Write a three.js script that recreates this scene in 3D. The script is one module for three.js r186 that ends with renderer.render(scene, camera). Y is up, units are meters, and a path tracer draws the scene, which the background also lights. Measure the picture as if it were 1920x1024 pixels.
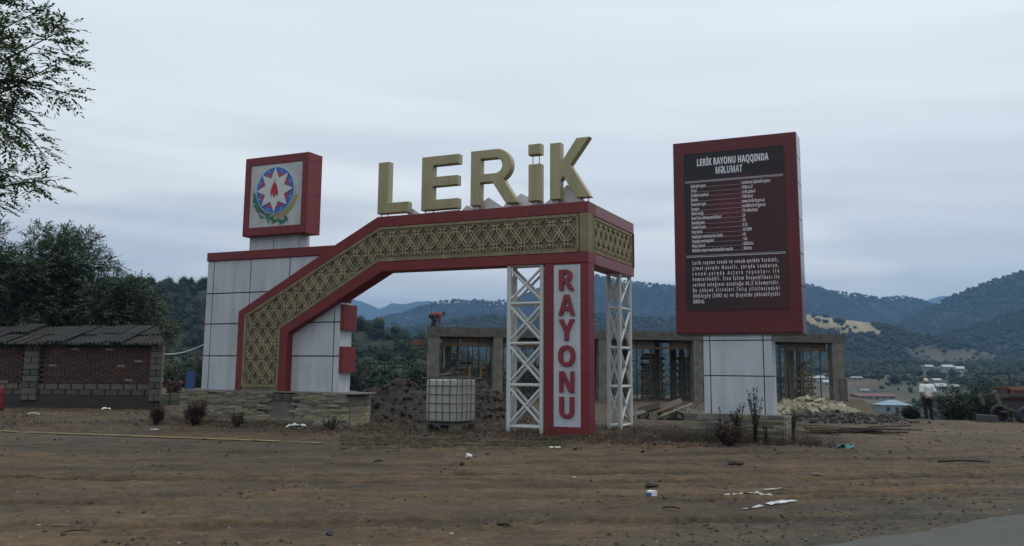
import * as THREE from 'three';
import { mergeGeometries } from 'three/addons/utils/BufferGeometryUtils.js';
import { ImprovedNoise } from 'three/addons/math/ImprovedNoise.js';
import { FontLoader } from 'three/addons/loaders/FontLoader.js';
import { TextGeometry } from 'three/addons/geometries/TextGeometry.js';

// ---------------------------------------------------------------- camera, sky, sun, exposure
const scene = new THREE.Scene();
const EYE = 1.65, FOC = 1639, PITCH = Math.atan(228 / 1639), ROLL = 0.00786;
const camera = new THREE.PerspectiveCamera(2 * Math.atan(512 / FOC) * 180 / Math.PI, 1920 / 1024, 0.1, 16000);
camera.rotation.order = 'YXZ';
camera.rotation.set(PITCH, 0, ROLL);
camera.position.set(0, EYE, 0);
camera.setViewOffset(1920, 1024, 0, 52, 1920, 1024);
const renderer = new THREE.WebGLRenderer({ antialias: true });
renderer.setSize(1024, 546);
renderer.toneMapping = THREE.LinearToneMapping;
renderer.toneMappingExposure = 1.32;
renderer.shadowMap.enabled = true;

const perlin = new ImprovedNoise();
const N3 = (x, y, z) => perlin.noise(x, y, z);
function fbm(x, y, z, o = 4) { let a = 0.5, s = 0; for (let i = 0; i < o; i++) { s += a * N3(x, y, z); x = x * 2.03 + 7.1; y = y * 2.03 + 3.3; z = z * 2.03 + 1.7; a *= 0.5; } return s; }
const sstep = (a, b, x) => { const t = Math.min(1, Math.max(0, (x - a) / (b - a))); return t * t * (3 - 2 * t); };
const mix = (a, b, t) => a + (b - a) * t;
function RNG(s) { return () => { s |= 0; s = s + 0x6D2B79F5 | 0; let t = Math.imul(s ^ s >>> 15, 1 | s); t = t + Math.imul(t ^ t >>> 7, 61 | t) ^ t; return ((t ^ t >>> 14) >>> 0) / 4294967296; }; }
const rnd = RNG(11);
const rr = (a, b) => a + (b - a) * rnd();

{ // overcast sky: soft flat cloud deck with thin streaks towards the horizon
  const W = 2048, Hh = 1024, d = new Float32Array(W * Hh * 4);
  for (let j = 0; j < Hh; j++) {
    const el = (j + 0.5) / Hh * Math.PI - Math.PI / 2, y = Math.sin(el), c = Math.cos(el);
    for (let i = 0; i < W; i++) {
      const az = ((i + 0.5) / W - 0.5) * 2 * Math.PI, x = Math.cos(az) * c, z = Math.sin(az) * c;
      const k = (j * W + i) * 4;
      let r, g, b;
      if (y > -0.02) {
        const yy = Math.max(y, 0) + 0.10, px = x / yy, pz = z / yy;
        const n = fbm(px * 0.55 + 3, 1.5, pz * 0.55 + 9, 5), m = fbm(px * 0.16 + 31, 4.5, pz * 0.16, 3);
        const st = fbm(x * 2.3 + 8, y * 38 + x * 3, z * 2.3, 5), s2 = fbm(x * 1.3 + 2, y * 13 + 4, z * 1.3, 4);
        const low = 1 - sstep(0.08, 0.40, y);
        let v = 1 + 0.13 * n + 0.14 * m + (0.26 * st + 0.24 * s2) * low + 0.10 * s2 * (1 - low);
        const t = sstep(0.0, 0.5, y);
        r = mix(0.80, 0.645, t) * v; g = mix(0.80, 0.725, t) * v; b = mix(0.765, 0.78, t) * v;
        const gr = low * sstep(-0.03, 0.14, m * 0.6 + 0.5 * n - 0.5 * s2) * 0.20;   // greyer, bluer undersides
        r *= 1 - gr * 1.15; g *= 1 - gr; b *= 1 - gr * 0.7;
      } else { r = 0.16; g = 0.15; b = 0.13; }
      d[k] = r; d[k + 1] = g; d[k + 2] = b; d[k + 3] = 1;
    }
  }
  const sky = new THREE.DataTexture(d, W, Hh, THREE.RGBAFormat, THREE.FloatType);
  sky.mapping = THREE.EquirectangularReflectionMapping; sky.magFilter = sky.minFilter = THREE.LinearFilter; sky.needsUpdate = true;
  scene.background = sky; scene.environment = sky;
}
scene.fog = new THREE.FogExp2(new THREE.Color().setRGB(0.30, 0.56, 0.95), 0.00022);
const sun = new THREE.DirectionalLight(new THREE.Color(1, 0.94, 0.86), 0.75);
sun.position.set(45, 80, -30); sun.target.position.set(0, 0, -22);
sun.castShadow = true; sun.shadow.radius = 30; sun.shadow.mapSize.set(2048, 2048);
Object.assign(sun.shadow.camera, { left: -50, right: 50, top: 50, bottom: -50, near: 1, far: 220 });
scene.add(sun, sun.target);

// ---------------------------------------------------------------- helpers
camera.updateMatrixWorld(true);
const camQ = new THREE.Quaternion().setFromEuler(camera.rotation);
const V = (x, y, z) => new THREE.Vector3(x, y, z);
const rayDir = (px, py) => V((px - 960) / FOC, -(py - 460) / FOC, -1).applyQuaternion(camQ);       // view ray of a photo pixel
const at = (px, py, D) => { const d = rayDir(px, py); return V(0, EYE, 0).addScaledVector(d, D / -d.z); };
const gAt = (px, py, h = 0) => { const d = rayDir(px, py); return V(0, EYE, 0).addScaledVector(d, (h - EYE) / d.y); };

const used = {};
function numbered(n) { if (!(n in used)) { used[n] = 0; return n; } used[n]++; return n + '_' + String(used[n]).padStart(3, '0'); }
function tag(o, label, category, group) { o.userData.label = label; o.userData.category = category; if (group) o.userData.group = group; return o; }
function thing(name, label, category, p = V(0, 0, 0), turn = 0, group) {
  const g = new THREE.Group(); g.name = numbered(name); g.position.copy(p); g.rotation.y = turn; scene.add(g);
  return tag(g, label, category, group);
}
function mesh(name, geo, mat, parent) {
  const m = new THREE.Mesh(Array.isArray(geo) ? merge(geo) : geo, mat); m.name = parent ? name : numbered(name);
  m.castShadow = m.receiveShadow = true; (parent || scene).add(m); return m;
}
function struct(name, geo, mat) { const m = mesh(name, geo, mat); m.userData.kind = 'structure'; return m; }
function stuff(o, label, category) { o.userData.kind = 'stuff'; if (label) tag(o, label, category); return o; }
function merge(list) {
  const L = list.map(g => { const q = g.index ? g.toNonIndexed() : g; for (const k of Object.keys(q.attributes)) if (!['position', 'normal', 'uv'].includes(k)) q.deleteAttribute(k); return q; });
  return L.length === 1 ? L[0] : mergeGeometries(L);
}
// uv in metres from the dominant normal axis
function metric(geo, s = 1) {
  const g = geo.index ? geo.toNonIndexed() : geo, p = g.attributes.position, uv = new Float32Array(p.count * 2);
  const a = V(), b = V(), c = V();
  for (let i = 0; i < p.count; i += 3) {
    a.fromBufferAttribute(p, i); b.fromBufferAttribute(p, i + 1); c.fromBufferAttribute(p, i + 2);
    const n = b.clone().sub(a).cross(c.clone().sub(a)), ax = Math.abs(n.x), ay = Math.abs(n.y), az = Math.abs(n.z);
    [a, b, c].forEach((q, k) => {
      const w = ax > ay && ax > az ? [q.z, q.y] : ay > az ? [q.x, q.z] : [q.x, q.y];
      uv[(i + k) * 2] = w[0] * s; uv[(i + k) * 2 + 1] = w[1] * s;
    });
  }
  g.setAttribute('uv', new THREE.BufferAttribute(uv, 2)); return g;
}
// box from corner ranges
const bx = (x0, x1, y0, y1, z0, z1) => new THREE.BoxGeometry(Math.abs(x1 - x0), Math.abs(y1 - y0), Math.abs(z1 - z0)).translate((x0 + x1) / 2, (y0 + y1) / 2, (z0 + z1) / 2);
const mbx = (...a) => metric(bx(...a));
function poly(pts, holes) { const s = new THREE.Shape(pts.map(p => new THREE.Vector2(p[0], p[1]))); if (holes) for (const h of holes) s.holes.push(new THREE.Path(h.map(p => new THREE.Vector2(p[0], p[1])))); return s; }
function prism(pts, z0, z1, holes, bev = 0) { // z1 > z0
  const s = pts instanceof THREE.Shape ? pts : poly(pts, holes);
  const g = new THREE.ExtrudeGeometry(s, { depth: z1 - z0 - 2 * bev, bevelEnabled: bev > 0, bevelSize: bev, bevelThickness: bev, bevelOffset: -bev, bevelSegments: 1, curveSegments: 12 });
  return metric(g.translate(0, 0, z0 + bev));
}
function bar(a, b, r, r2 = r, seg = 8) { // cylinder between two points
  const d = b.clone().sub(a), L = d.length();
  const g = new THREE.CylinderGeometry(r2, r, L, seg, 1);
  g.applyQuaternion(new THREE.Quaternion().setFromUnitVectors(V(0, 1, 0), d.normalize()));
  return g.translate((a.x + b.x) / 2, (a.y + b.y) / 2, (a.z + b.z) / 2);
}
function beamBox(a, b, w, h) { // square bar between two points (w across, h thick)
  const d = b.clone().sub(a), L = d.length(), g = new THREE.BoxGeometry(w, L, h);
  g.applyQuaternion(new THREE.Quaternion().setFromUnitVectors(V(0, 1, 0), d.normalize()));
  return metric(g.translate((a.x + b.x) / 2, (a.y + b.y) / 2, (a.z + b.z) / 2));
}
function tube(pts, r, seg = 24, rs = 6) { return new THREE.TubeGeometry(new THREE.CatmullRomCurve3(pts), seg, r, rs, false); }
function roughBox(seed, j = 0.1, n = 2) { // unit stone
  const g = new THREE.BoxGeometry(1, 1, 1, n, n, n), p = g.attributes.position;
  for (let i = 0; i < p.count; i++) {
    const x = p.getX(i), y = p.getY(i), z = p.getZ(i), q = 1 - 0.10 * (Math.abs(x) + Math.abs(y) + Math.abs(z) - 0.9);
    p.setXYZ(i, x * q + j * N3(x * 2 + seed, y * 2, z * 2 + 5), y * q + j * N3(x * 2 + 9, y * 2 + seed, z * 2), z * q + j * N3(x * 2, y * 2 + 4, z * 2 + seed));
  }
  const q = g.toNonIndexed(); q.computeVertexNormals(); return metric(q);
}
function rock(seed, detail = 1, j = 0.35) {
  const g = new THREE.IcosahedronGeometry(0.5, detail), p = g.attributes.position;
  for (let i = 0; i < p.count; i++) { const x = p.getX(i), y = p.getY(i), z = p.getZ(i), k = 1 + j * N3(x * 3 + seed, y * 3 + seed * 0.3, z * 3); p.setXYZ(i, x * k, y * k, z * k); }
  g.computeVertexNormals(); return g;
}

// ---------------------------------------------------------------- materials
function tex(size, fn, rep = 1, data = false) {
  const d = new Uint8Array(size * size * 4);
  for (let j = 0; j < size; j++) for (let i = 0; i < size; i++) {
    const c = fn(i / size, j / size), k = (j * size + i) * 4;
    for (let q = 0; q < 3; q++) { let v = Math.min(1, Math.max(0, Array.isArray(c) ? c[q] : c)); if (!data) v = v <= 0.0031308 ? v * 12.92 : 1.055 * v ** (1 / 2.4) - 0.055; d[k + q] = Math.round(v * 255); }
    d[k + 3] = 255;
  }
  const t = new THREE.DataTexture(d, size, size); t.wrapS = t.wrapT = THREE.RepeatWrapping; t.magFilter = THREE.LinearFilter; t.minFilter = THREE.LinearMipmapLinearFilter; t.generateMipmaps = true;
  if (!data) t.colorSpace = THREE.SRGBColorSpace; t.repeat.set(rep, rep); t.needsUpdate = true; return t;
}
// tileable fbm on a torus-like lattice
function tnoise(u, v, fx, fy, seed, o = 4) {
  let s = 0, a = 0.5;
  for (let k = 0; k < o; k++) {
    const X = u * fx, Y = v * fy, x0 = Math.floor(X), y0 = Math.floor(Y), tx = sstep(0, 1, X - x0), ty = sstep(0, 1, Y - y0);
    const h = (i, j) => { i = ((i % fx) + fx) % fx; j = ((j % fy) + fy) % fy; let n = Math.imul(i + seed * 71, 374761393) + Math.imul(j + k * 17, 668265263); n = Math.imul(n ^ n >>> 13, 1274126177); return ((n ^ n >>> 16) >>> 0) / 4294967296 - 0.5; };
    s += a * mix(mix(h(x0, y0), h(x0 + 1, y0), tx), mix(h(x0, y0 + 1), h(x0 + 1, y0 + 1), tx), ty);
    fx *= 2; fy *= 2; a *= 0.5;
  }
  return s * 2; // about -1..1
}
const T = {
  grime: tex(512, (u, v) => { const a = tnoise(u, v, 4, 4, 1, 5), s = tnoise(u, v, 24, 2, 2, 4); return 0.85 + 0.15 * a + 0.16 * s; }, 0.4),
  rough: tex(512, (u, v) => { const a = tnoise(u, v, 6, 6, 3, 6), b = tnoise(u, v, 50, 50, 5, 2); return 0.72 + 0.32 * a + 0.18 * b; }, 0.6),
  bump: tex(512, (u, v) => 0.5 + 0.4 * tnoise(u, v, 20, 20, 7, 5), 1, true),
  wood: tex(256, (u, v) => { const a = tnoise(u, v, 3, 30, 8, 4), b = tnoise(u, v, 40, 4, 12, 4); return 0.75 + 0.22 * a + 0.2 * b; }, 0.8),
  dirt: tex(1024, (u, v) => {
    const st = tnoise(u, v, 4, 16, 21, 5), b = tnoise(u, v, 9, 9, 22, 6), f = tnoise(u, v, 110, 110, 23, 3), sp = tnoise(u, v, 170, 170, 24, 1), m = tnoise(u, v, 34, 34, 27, 3);
    let k = 0.70 + 0.16 * st + 0.24 * b + 0.30 * f + 0.24 * m; if (sp > 0.72) k *= 1.5; if (sp < -0.74) k *= 0.55;
    const w = tnoise(u, v, 5, 5, 26, 3) * 0.09; return [k * (1 + w), k, k * (1 - w)];
  }, 1 / 5),
  dirtBump: tex(1024, (u, v) => 0.5 + 0.30 * tnoise(u, v, 10, 40, 31, 5) + 0.22 * tnoise(u, v, 90, 90, 32, 3), 1 / 5, true),
  asphalt: tex(512, (u, v) => { const f = tnoise(u, v, 128, 128, 41, 2), b = tnoise(u, v, 5, 5, 42, 4); return 0.8 + 0.25 * f + 0.16 * b; }, 1 / 2),
  hill: tex(512, (u, v) => 0.72 + 0.4 * tnoise(u, v, 16, 16, 51, 5), 1 / 60),
};
const mat = (r, g, b, o = {}) => new THREE.MeshStandardMaterial({ color: new THREE.Color().setRGB(r, g, b), roughness: 0.85, ...o });
const M = {
  red: mat(0.20, 0.016, 0.018, { map: T.grime, roughness: 0.5 }),
  redDark: mat(0.125, 0.007, 0.009, { map: T.grime, roughness: 0.45 }),
  redSide: mat(0.23, 0.026, 0.03, { map: T.grime, roughness: 0.36 }),
  redLetter: mat(0.235, 0.018, 0.032, { roughness: 0.4 }),
  white: mat(0.575, 0.59, 0.615, { map: T.grime, roughness: 0.45 }),
  seam: mat(0.012, 0.014, 0.025, { roughness: 0.6 }),
  gold: mat(0.41, 0.345, 0.19, { map: T.grime, roughness: 0.40, metalness: 0.15 }),
  tan: mat(0.335, 0.268, 0.155, { map: T.rough, roughness: 0.9 }),
  tanDark: mat(0.24, 0.2, 0.13, { map: T.rough, roughness: 0.95 }),
  whiteMetal: mat(0.66, 0.66, 0.63, { map: T.grime, roughness: 0.5 }),
  snow: mat(0.80, 0.81, 0.82, { roughness: 0.7 }),
  steel: mat(0.22, 0.22, 0.22, { roughness: 0.5, metalness: 0.6 }),
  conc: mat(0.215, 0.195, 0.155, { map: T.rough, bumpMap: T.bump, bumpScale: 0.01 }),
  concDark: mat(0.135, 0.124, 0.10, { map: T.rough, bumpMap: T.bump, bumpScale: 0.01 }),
  block: mat(0.18, 0.157, 0.118, { map: T.rough }),
  block2: mat(0.125, 0.108, 0.082, { map: T.rough }),
  mortar: mat(0.085, 0.075, 0.065, { map: T.rough }),
  brick: [mat(0.118, 0.056, 0.043, { map: T.rough }), mat(0.10, 0.05, 0.04, { map: T.rough }), mat(0.135, 0.068, 0.05, { map: T.rough }), mat(0.09, 0.05, 0.04, { map: T.rough })],
  brickPale: mat(0.34, 0.26, 0.22, { map: T.rough }),
  wood: mat(0.22, 0.125, 0.06, { map: T.wood }),
  woodOrange: mat(0.30, 0.155, 0.065, { map: T.wood }),
  woodGrey: mat(0.16, 0.138, 0.11, { map: T.wood }),
  woodDark: mat(0.055, 0.035, 0.024, { map: T.wood }),
  iron: mat(0.06, 0.052, 0.045, { roughness: 0.7 }),
  roof: mat(0.020, 0.0175, 0.015, { map: T.rough }),
  roofPale: mat(0.029, 0.027, 0.024, { map: T.rough }),
  stone: [mat(0.29, 0.265, 0.20, { map: T.rough }), mat(0.38, 0.325, 0.20, { map: T.rough }), mat(0.235, 0.22, 0.18, { map: T.rough }), mat(0.33, 0.275, 0.17, { map: T.rough }), mat(0.175, 0.165, 0.135, { map: T.rough }), mat(0.42, 0.37, 0.25, { map: T.rough })],
  limestone: [mat(0.43, 0.375, 0.25, { map: T.rough }), mat(0.35, 0.30, 0.20, { map: T.rough }), mat(0.50, 0.45, 0.32, { map: T.rough })],
  rubble: [mat(0.22, 0.20, 0.165, { map: T.rough }), mat(0.15, 0.135, 0.11, { map: T.rough }), mat(0.28, 0.25, 0.2, { map: T.rough })],
  soil: mat(0.046, 0.033, 0.023, { map: T.dirt, bumpMap: T.dirtBump, bumpScale: 0.05 }),
  clod: mat(0.048, 0.035, 0.025, { map: T.rough }),
  bark: mat(0.035, 0.03, 0.027, { map: T.wood }),
  leaf: [[0.058, 0.092, 0.028], [0.072, 0.105, 0.032], [0.040, 0.064, 0.024]].map(c => new THREE.MeshPhysicalMaterial({ color: new THREE.Color().setRGB(...c), side: THREE.DoubleSide, roughness: 0.9, transmission: 0.35, thickness: 0 })),
  leafDark: mat(0.022, 0.036, 0.015, { side: THREE.DoubleSide, roughness: 0.9 }),
  leafDry: mat(0.085, 0.045, 0.028, { side: THREE.DoubleSide }),
  leafRust: mat(0.075, 0.030, 0.022, { side: THREE.DoubleSide }),
  leafWeed: mat(0.05, 0.062, 0.032, { side: THREE.DoubleSide }),
  dryGrass: mat(0.135, 0.10, 0.055, { side: THREE.DoubleSide }),
  greenGrass: mat(0.05, 0.075, 0.022, { side: THREE.DoubleSide }),
  litter: mat(1, 1, 1, { side: THREE.DoubleSide }),
  plastic: mat(0.70, 0.70, 0.68, { roughness: 0.5, side: THREE.DoubleSide }),
  teal: mat(0.07, 0.23, 0.205, { roughness: 0.8, side: THREE.DoubleSide }),
  blue: mat(0.03, 0.10, 0.26, { roughness: 0.5 }),
  yellowPaint: mat(0.33, 0.26, 0.085, { map: T.rough }),
  whitePaint: mat(0.62, 0.62, 0.60, { map: T.rough }),
  tank: mat(0.47, 0.44, 0.375, { map: T.grime, roughness: 0.45 }),
  cage: mat(0.06, 0.058, 0.054, { roughness: 0.6 }),
  skin: mat(0.24, 0.13, 0.085, { roughness: 0.6 }),
  shirtWhite: mat(0.66, 0.65, 0.64), shirtRed: mat(0.17, 0.045, 0.05), trouser: mat(0.008, 0.008, 0.010), shoe: mat(0.012, 0.011, 0.01), hair: mat(0.012, 0.01, 0.009), cap: mat(0.60, 0.55, 0.44),
  rust: mat(0.145, 0.05, 0.03, { map: T.rough }),
};

// ---------------------------------------------------------------- terrain
function ridge(list, slope, rough = 0.12) { return { p: list.map(a => at(...a)), slope, rough }; }
const ridges = [
  ridge([[-700, 300, 430], [-300, 430, 380], [0, 496, 360], [255, 524, 345], [385, 541, 325], [520, 569, 300], [663, 611, 265], [740, 636, 245], [800, 664, 225], [850, 692, 205]], 0.42, 0.10),
  ridge([[500, 560, 4800], [640, 557, 4600], [700, 570, 4600], [760, 562, 4500], [805, 559, 4500], [850, 572, 4500], [1000, 590, 4500]], 0.5, 0.06),
  ridge([[500, 680, 2100], [620, 640, 2100], [680, 607, 2100], [725, 591, 2100], [800, 574, 2150], [850, 566, 2150], [890, 565, 2150], [920, 571, 2150], [950, 569, 2150], [1000, 554, 2200], [1025, 540, 2200], [1060, 524, 2200], [1120, 511, 2250], [1160, 518, 2250], [1215, 526, 2250], [1300, 538, 2300], [1400, 540, 2300], [1500, 536, 2300], [1560, 544, 2300], [1640, 554, 2300], [1690, 559, 2300], [1745, 574, 2300], [1800, 590, 2300]], 0.46, 0.10),
  ridge([[1600, 640, 1850], [1700, 594, 1800], [1745, 577, 1750], [1800, 556, 1700], [1830, 544, 1700], [1870, 529, 1700], [1920, 514, 1700], [2100, 470, 1700], [2600, 420, 1800]], 0.5, 0.10),
  ridge([[1650, 585, 5600], [1740, 569, 5600], [1775, 556, 5600], [1805, 558, 5600], [1900, 580, 5600]], 0.4, 0.05),
  ridge([[1440, 584, 950], [1508, 584, 950], [1560, 590, 950], [1620, 601, 930], [1680, 620, 900], [1760, 636, 860], [1840, 655, 820]], 0.30, 0.14),
  ridge([[1740, 650, 1150], [1800, 632, 1150], [1850, 611, 1150], [1920, 584, 1150], [2000, 560, 1150], [2300, 520, 1200]], 0.34, 0.14),
  ridge([[600, 668, 1150], [690, 640, 1150], [740, 620, 1150], [850, 601, 1150], [945, 599, 1150], [1040, 596, 1150], [1116, 588, 1150], [1260, 586, 1150], [1400, 592, 1100], [1480, 600, 1050]], 0.30, 0.14),
];
function ridgeH(R, x, z) {
  let best = -1e9;
  const P = R.p;
  for (let i = 0; i < P.length - 1; i++) {
    const a = P[i], b = P[i + 1], dx = b.x - a.x, dz = b.z - a.z;
    const t = Math.min(1, Math.max(0, ((x - a.x) * dx + (z - a.z) * dz) / (dx * dx + dz * dz)));
    const d = Math.hypot(x - a.x - t * dx, z - a.z - t * dz);
    const h = a.y + (b.y - a.y) * t - R.slope * d;
    if (h > best) best = h;
  }
  return best;
}
function rdist(x, z) { const az = x / Math.max(1, -z); return z > -1 ? 60 : mix(64, 38.5, sstep(0.392, 0.42, az)); }
function valley(x, z) {
  const r = Math.hypot(x, z), az = x / Math.max(1, -z), E = rdist(x, z);
  const left = z < 0 ? 1 - sstep(-0.22, -0.02, az) : 1;
  let d = r < 260 ? -12.6 * sstep(0, 1, Math.max(0, r - E) / (230 - E) * 1.0) ** 0.6 : -12.6;
  if (r > 300) d = mix(-12.6, -3.5, sstep(300, 500, r));
  if (r > 480) d = mix(-3.5, 9, sstep(480, 760, r));
  if (r > 760) d = 9 + (r - 760) * 0.01;
  return d * mix(1, 0.25, left * (r < 500 ? 1 : 0));
}
const roadLine = [V(3.04, 0, -8.55), V(5.96, 0, -10.46)];
function roadSide(x, z) { // >0: metres beyond the asphalt's far edge
  const a = roadLine[0], d = roadLine[1].clone().sub(a).normalize(); return -((x - a.x) * -d.z + (z - a.z) * d.x) * 1 ;
}
function rut(x, z) { // wheel tracks pressed into the dirt, two wheels each
  if (z > -7 || z < -21 || Math.abs(x) > 16) return 0; let s = 0;
  for (const [c0, sl, cv, dp] of [[-9.6, 0.10, 0.004, 1], [-11.6, 0.06, 0.007, 0.8], [-13.9, 0.14, 0.003, 0.9], [-16.4, 0.16, 0.006, 0.6], [-12.7, -0.05, 0.010, 0.7]]) for (const w of [0, 1.55]) {
    const d = z - (c0 - w - sl * x - cv * (x + 2) * (x + 2) + 0.12 * N3(x * 0.25, c0, 1)), a = Math.abs(d), wear = 0.5 + 0.9 * N3(x * 0.22, c0 * 3, w);
    if (a < 0.42 && wear > 0) s += dp * wear * (a < 0.16 ? -0.048 * (1 + 0.35 * Math.sin(x * 34 + d * 26)) : 0.016 * (1 - Math.abs(a - 0.27) / 0.15));
  }
  return s;
}
function groundH(x, z) {
  const r = Math.hypot(x, z), az = x / Math.max(1, -z);
  let h = z < 0 ? -0.30 * sstep(24, 36, r) * sstep(-0.30, -0.05, az) : 0;
  const E = rdist(x, z), far = r > E ? valley(x, z) : 0;
  h += far;
  if (r > 90) for (const R of ridges) { const k = ridgeH(R, x, z); if (k > h - 30) { const w = k > h ? k : h; h = w; } }
  if (r > 90) { const s = Math.min(1, (r - 90) / 200); h += s * (fbm(x / 90, 3.3, z / 90, 4) * 7 + fbm(x / 380, 8.3, z / 380, 3) * 0.02 * r) * (r > 300 ? 1 : 0.5); }
  if (r < 90) { // soft lumps, wheel ruts along the road, clods
    const c = Math.cos(0.12), s = Math.sin(0.12), al = x * c - z * s, ac = x * s + z * c;
    const flat = sstep(0.1, 2.4, Math.abs(roadSide(x, z)) * (roadSide(x, z) > 0 ? 1 : 0));
    h += rut(x, z) * flat;
    let n = 0.085 * fbm(al * 0.10, ac * 0.55, 1.1, 3) + 0.035 * fbm(al * 0.5, ac * 1.9, 5.2, 4) + 0.055 * fbm(x * 2.2, z * 2.2, 9.4, 4);
    const band = sstep(-22, -17, z) ;  // rougher verge round the sign
    n += 0.055 * (1 - band) * fbm(x * 1.1, z * 1.1, 14, 4);
    const yl = (z + 21.25) - (x + 11.52) * 0.299; n *= 1 - 0.9 * sstep(-0.7, -0.25, yl) * (1 - sstep(0.6, 2.2, yl)) * (1 - sstep(-4, -1, x));   // smooth old asphalt
    h += n * mix(0.06, 1, flat) * Math.min(1, Math.max(0, r - 1.5) / 3);
  }
  return h;
}
function sheet(radii, angles, colour) {
  const nr = radii.length, na = angles.length, pos = new Float32Array(nr * na * 3), col = new Float32Array(nr * na * 3), uv = new Float32Array(nr * na * 2), idx = [];
  for (let i = 0; i < nr; i++) for (let j = 0; j < na; j++) {
    const x = radii[i] * Math.sin(angles[j]), z = -radii[i] * Math.cos(angles[j]), y = groundH(x, z), k = i * na + j;
    pos.set([x, y, z], k * 3); uv.set([x * 0.98 - z * 0.17, x * 0.17 + z * 0.98], k * 2); col.set(colour(x, y, z, radii[i]), k * 3);
    if (i && j) idx.push(k - na - 1, k - na, k - 1, k - na, k, k - 1);
  }
  const g = new THREE.BufferGeometry();
  g.setAttribute('position', new THREE.BufferAttribute(pos, 3)); g.setAttribute('uv', new THREE.BufferAttribute(uv, 2)); g.setAttribute('color', new THREE.BufferAttribute(col, 3));
  g.setIndex(idx); g.computeVertexNormals();
  const nn = g.attributes.normal, up = nn.getY(Math.floor(nn.count / 2)); if (up < 0) { for (let i = 0; i < idx.length; i += 3) { const t = idx[i]; idx[i] = idx[i + 1]; idx[i + 1] = t; } g.setIndex(idx); g.computeVertexNormals(); }
  return g;
}
function angleList(front, nf, nb) { const a = []; for (let i = 0; i <= nb; i++) a.push(-Math.PI + (Math.PI - front) * i / nb); for (let i = 1; i < nf; i++) a.push(-front + 2 * front * i / nf); for (let i = 0; i <= nb; i++) a.push(front + (Math.PI - front) * i / nb); return a; }
const logList = (a, b, n) => Array.from({ length: n + 1 }, (_, i) => a * (b / a) ** (i / n));
{ // near ground: damp trampled soil
  const D = new THREE.Color();
  const g = sheet([0.5, 2, 4, 5.5, ...logList(6.5, 72, 440)], angleList(0.66, 620, 40), (x, y, z, r) => {
    const c = Math.cos(0.12), s = Math.sin(0.12), al = x * c - z * s, ac = x * s + z * c;
    let k = 1 + 0.30 * fbm(al * 0.12, ac * 0.6, 2.1, 4) + 0.45 * fbm(x * 0.35, z * 0.35, 6.6, 4) + 0.42 * fbm(al * 0.8, ac * 2.6, 12.1, 4) + 0.45 * fbm(x * 4, z * 4, 3.3, 3);
    let R = 0.118, G = 0.089, B = 0.061;
    const wet = sstep(0.02, 0.25, fbm(al * 0.16 + 4, ac * 0.5, 33, 3));              // damp grey patches
    R *= 1 - 0.22 * wet; G *= 1 - 0.21 * wet; B *= 1 - 0.18 * wet;
    const red = sstep(0.05, 0.3, fbm(al * 0.2, ac * 0.6, 44, 3)); R *= 1 + 0.07 * red; B *= 1 - 0.06 * red;
    const edge = roadSide(x, z), gv = 1 - sstep(0.0, 2.2, edge);                       // gravelly road margin
    R = mix(R, 0.082, gv); G = mix(G, 0.075, gv); B = mix(B, 0.066, gv);
    const yl = (z + 21.25) - (x + 11.52) * 0.299;                                      // old asphalt under dust by the yellow line
    const old = sstep(-0.3, 0.2, yl) * (1 - sstep(2.2, 4.5, yl)) * (1 - sstep(-6, 0, x)) * 0.7;
    R = mix(R, 0.085, old); G = mix(G, 0.077, old); B = mix(B, 0.064, old);
    const verge = 1 - sstep(-20.5, -18.6, z - x * 0.12); R *= 1 - 0.12 * verge; G *= 1 - 0.13 * verge; B *= 1 - 0.12 * verge;
    const pale = sstep(0.32, 0.42, x / Math.max(1, -z)) * sstep(17, 22, -z) * (1 - sstep(30, 37, -z)); R = mix(R, 0.15, pale * 0.6); G = mix(G, 0.122, pale * 0.6); B = mix(B, 0.09, pale * 0.6);
    k = Math.max(0.45, k);
    k *= 1 - 0.9 * Math.max(0, -rut(x, z)) / 0.04 * 0.5; return [R * k * 0.90, G * k * 0.735, B * k * 0.47];
  });
  struct('dirt_ground', g, mat(1, 1, 1, { vertexColors: true, map: T.dirt, bumpMap: T.dirtBump, bumpScale: 0.035, roughness: 0.95 }));
}
const scar = V(); let forestMask;
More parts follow.
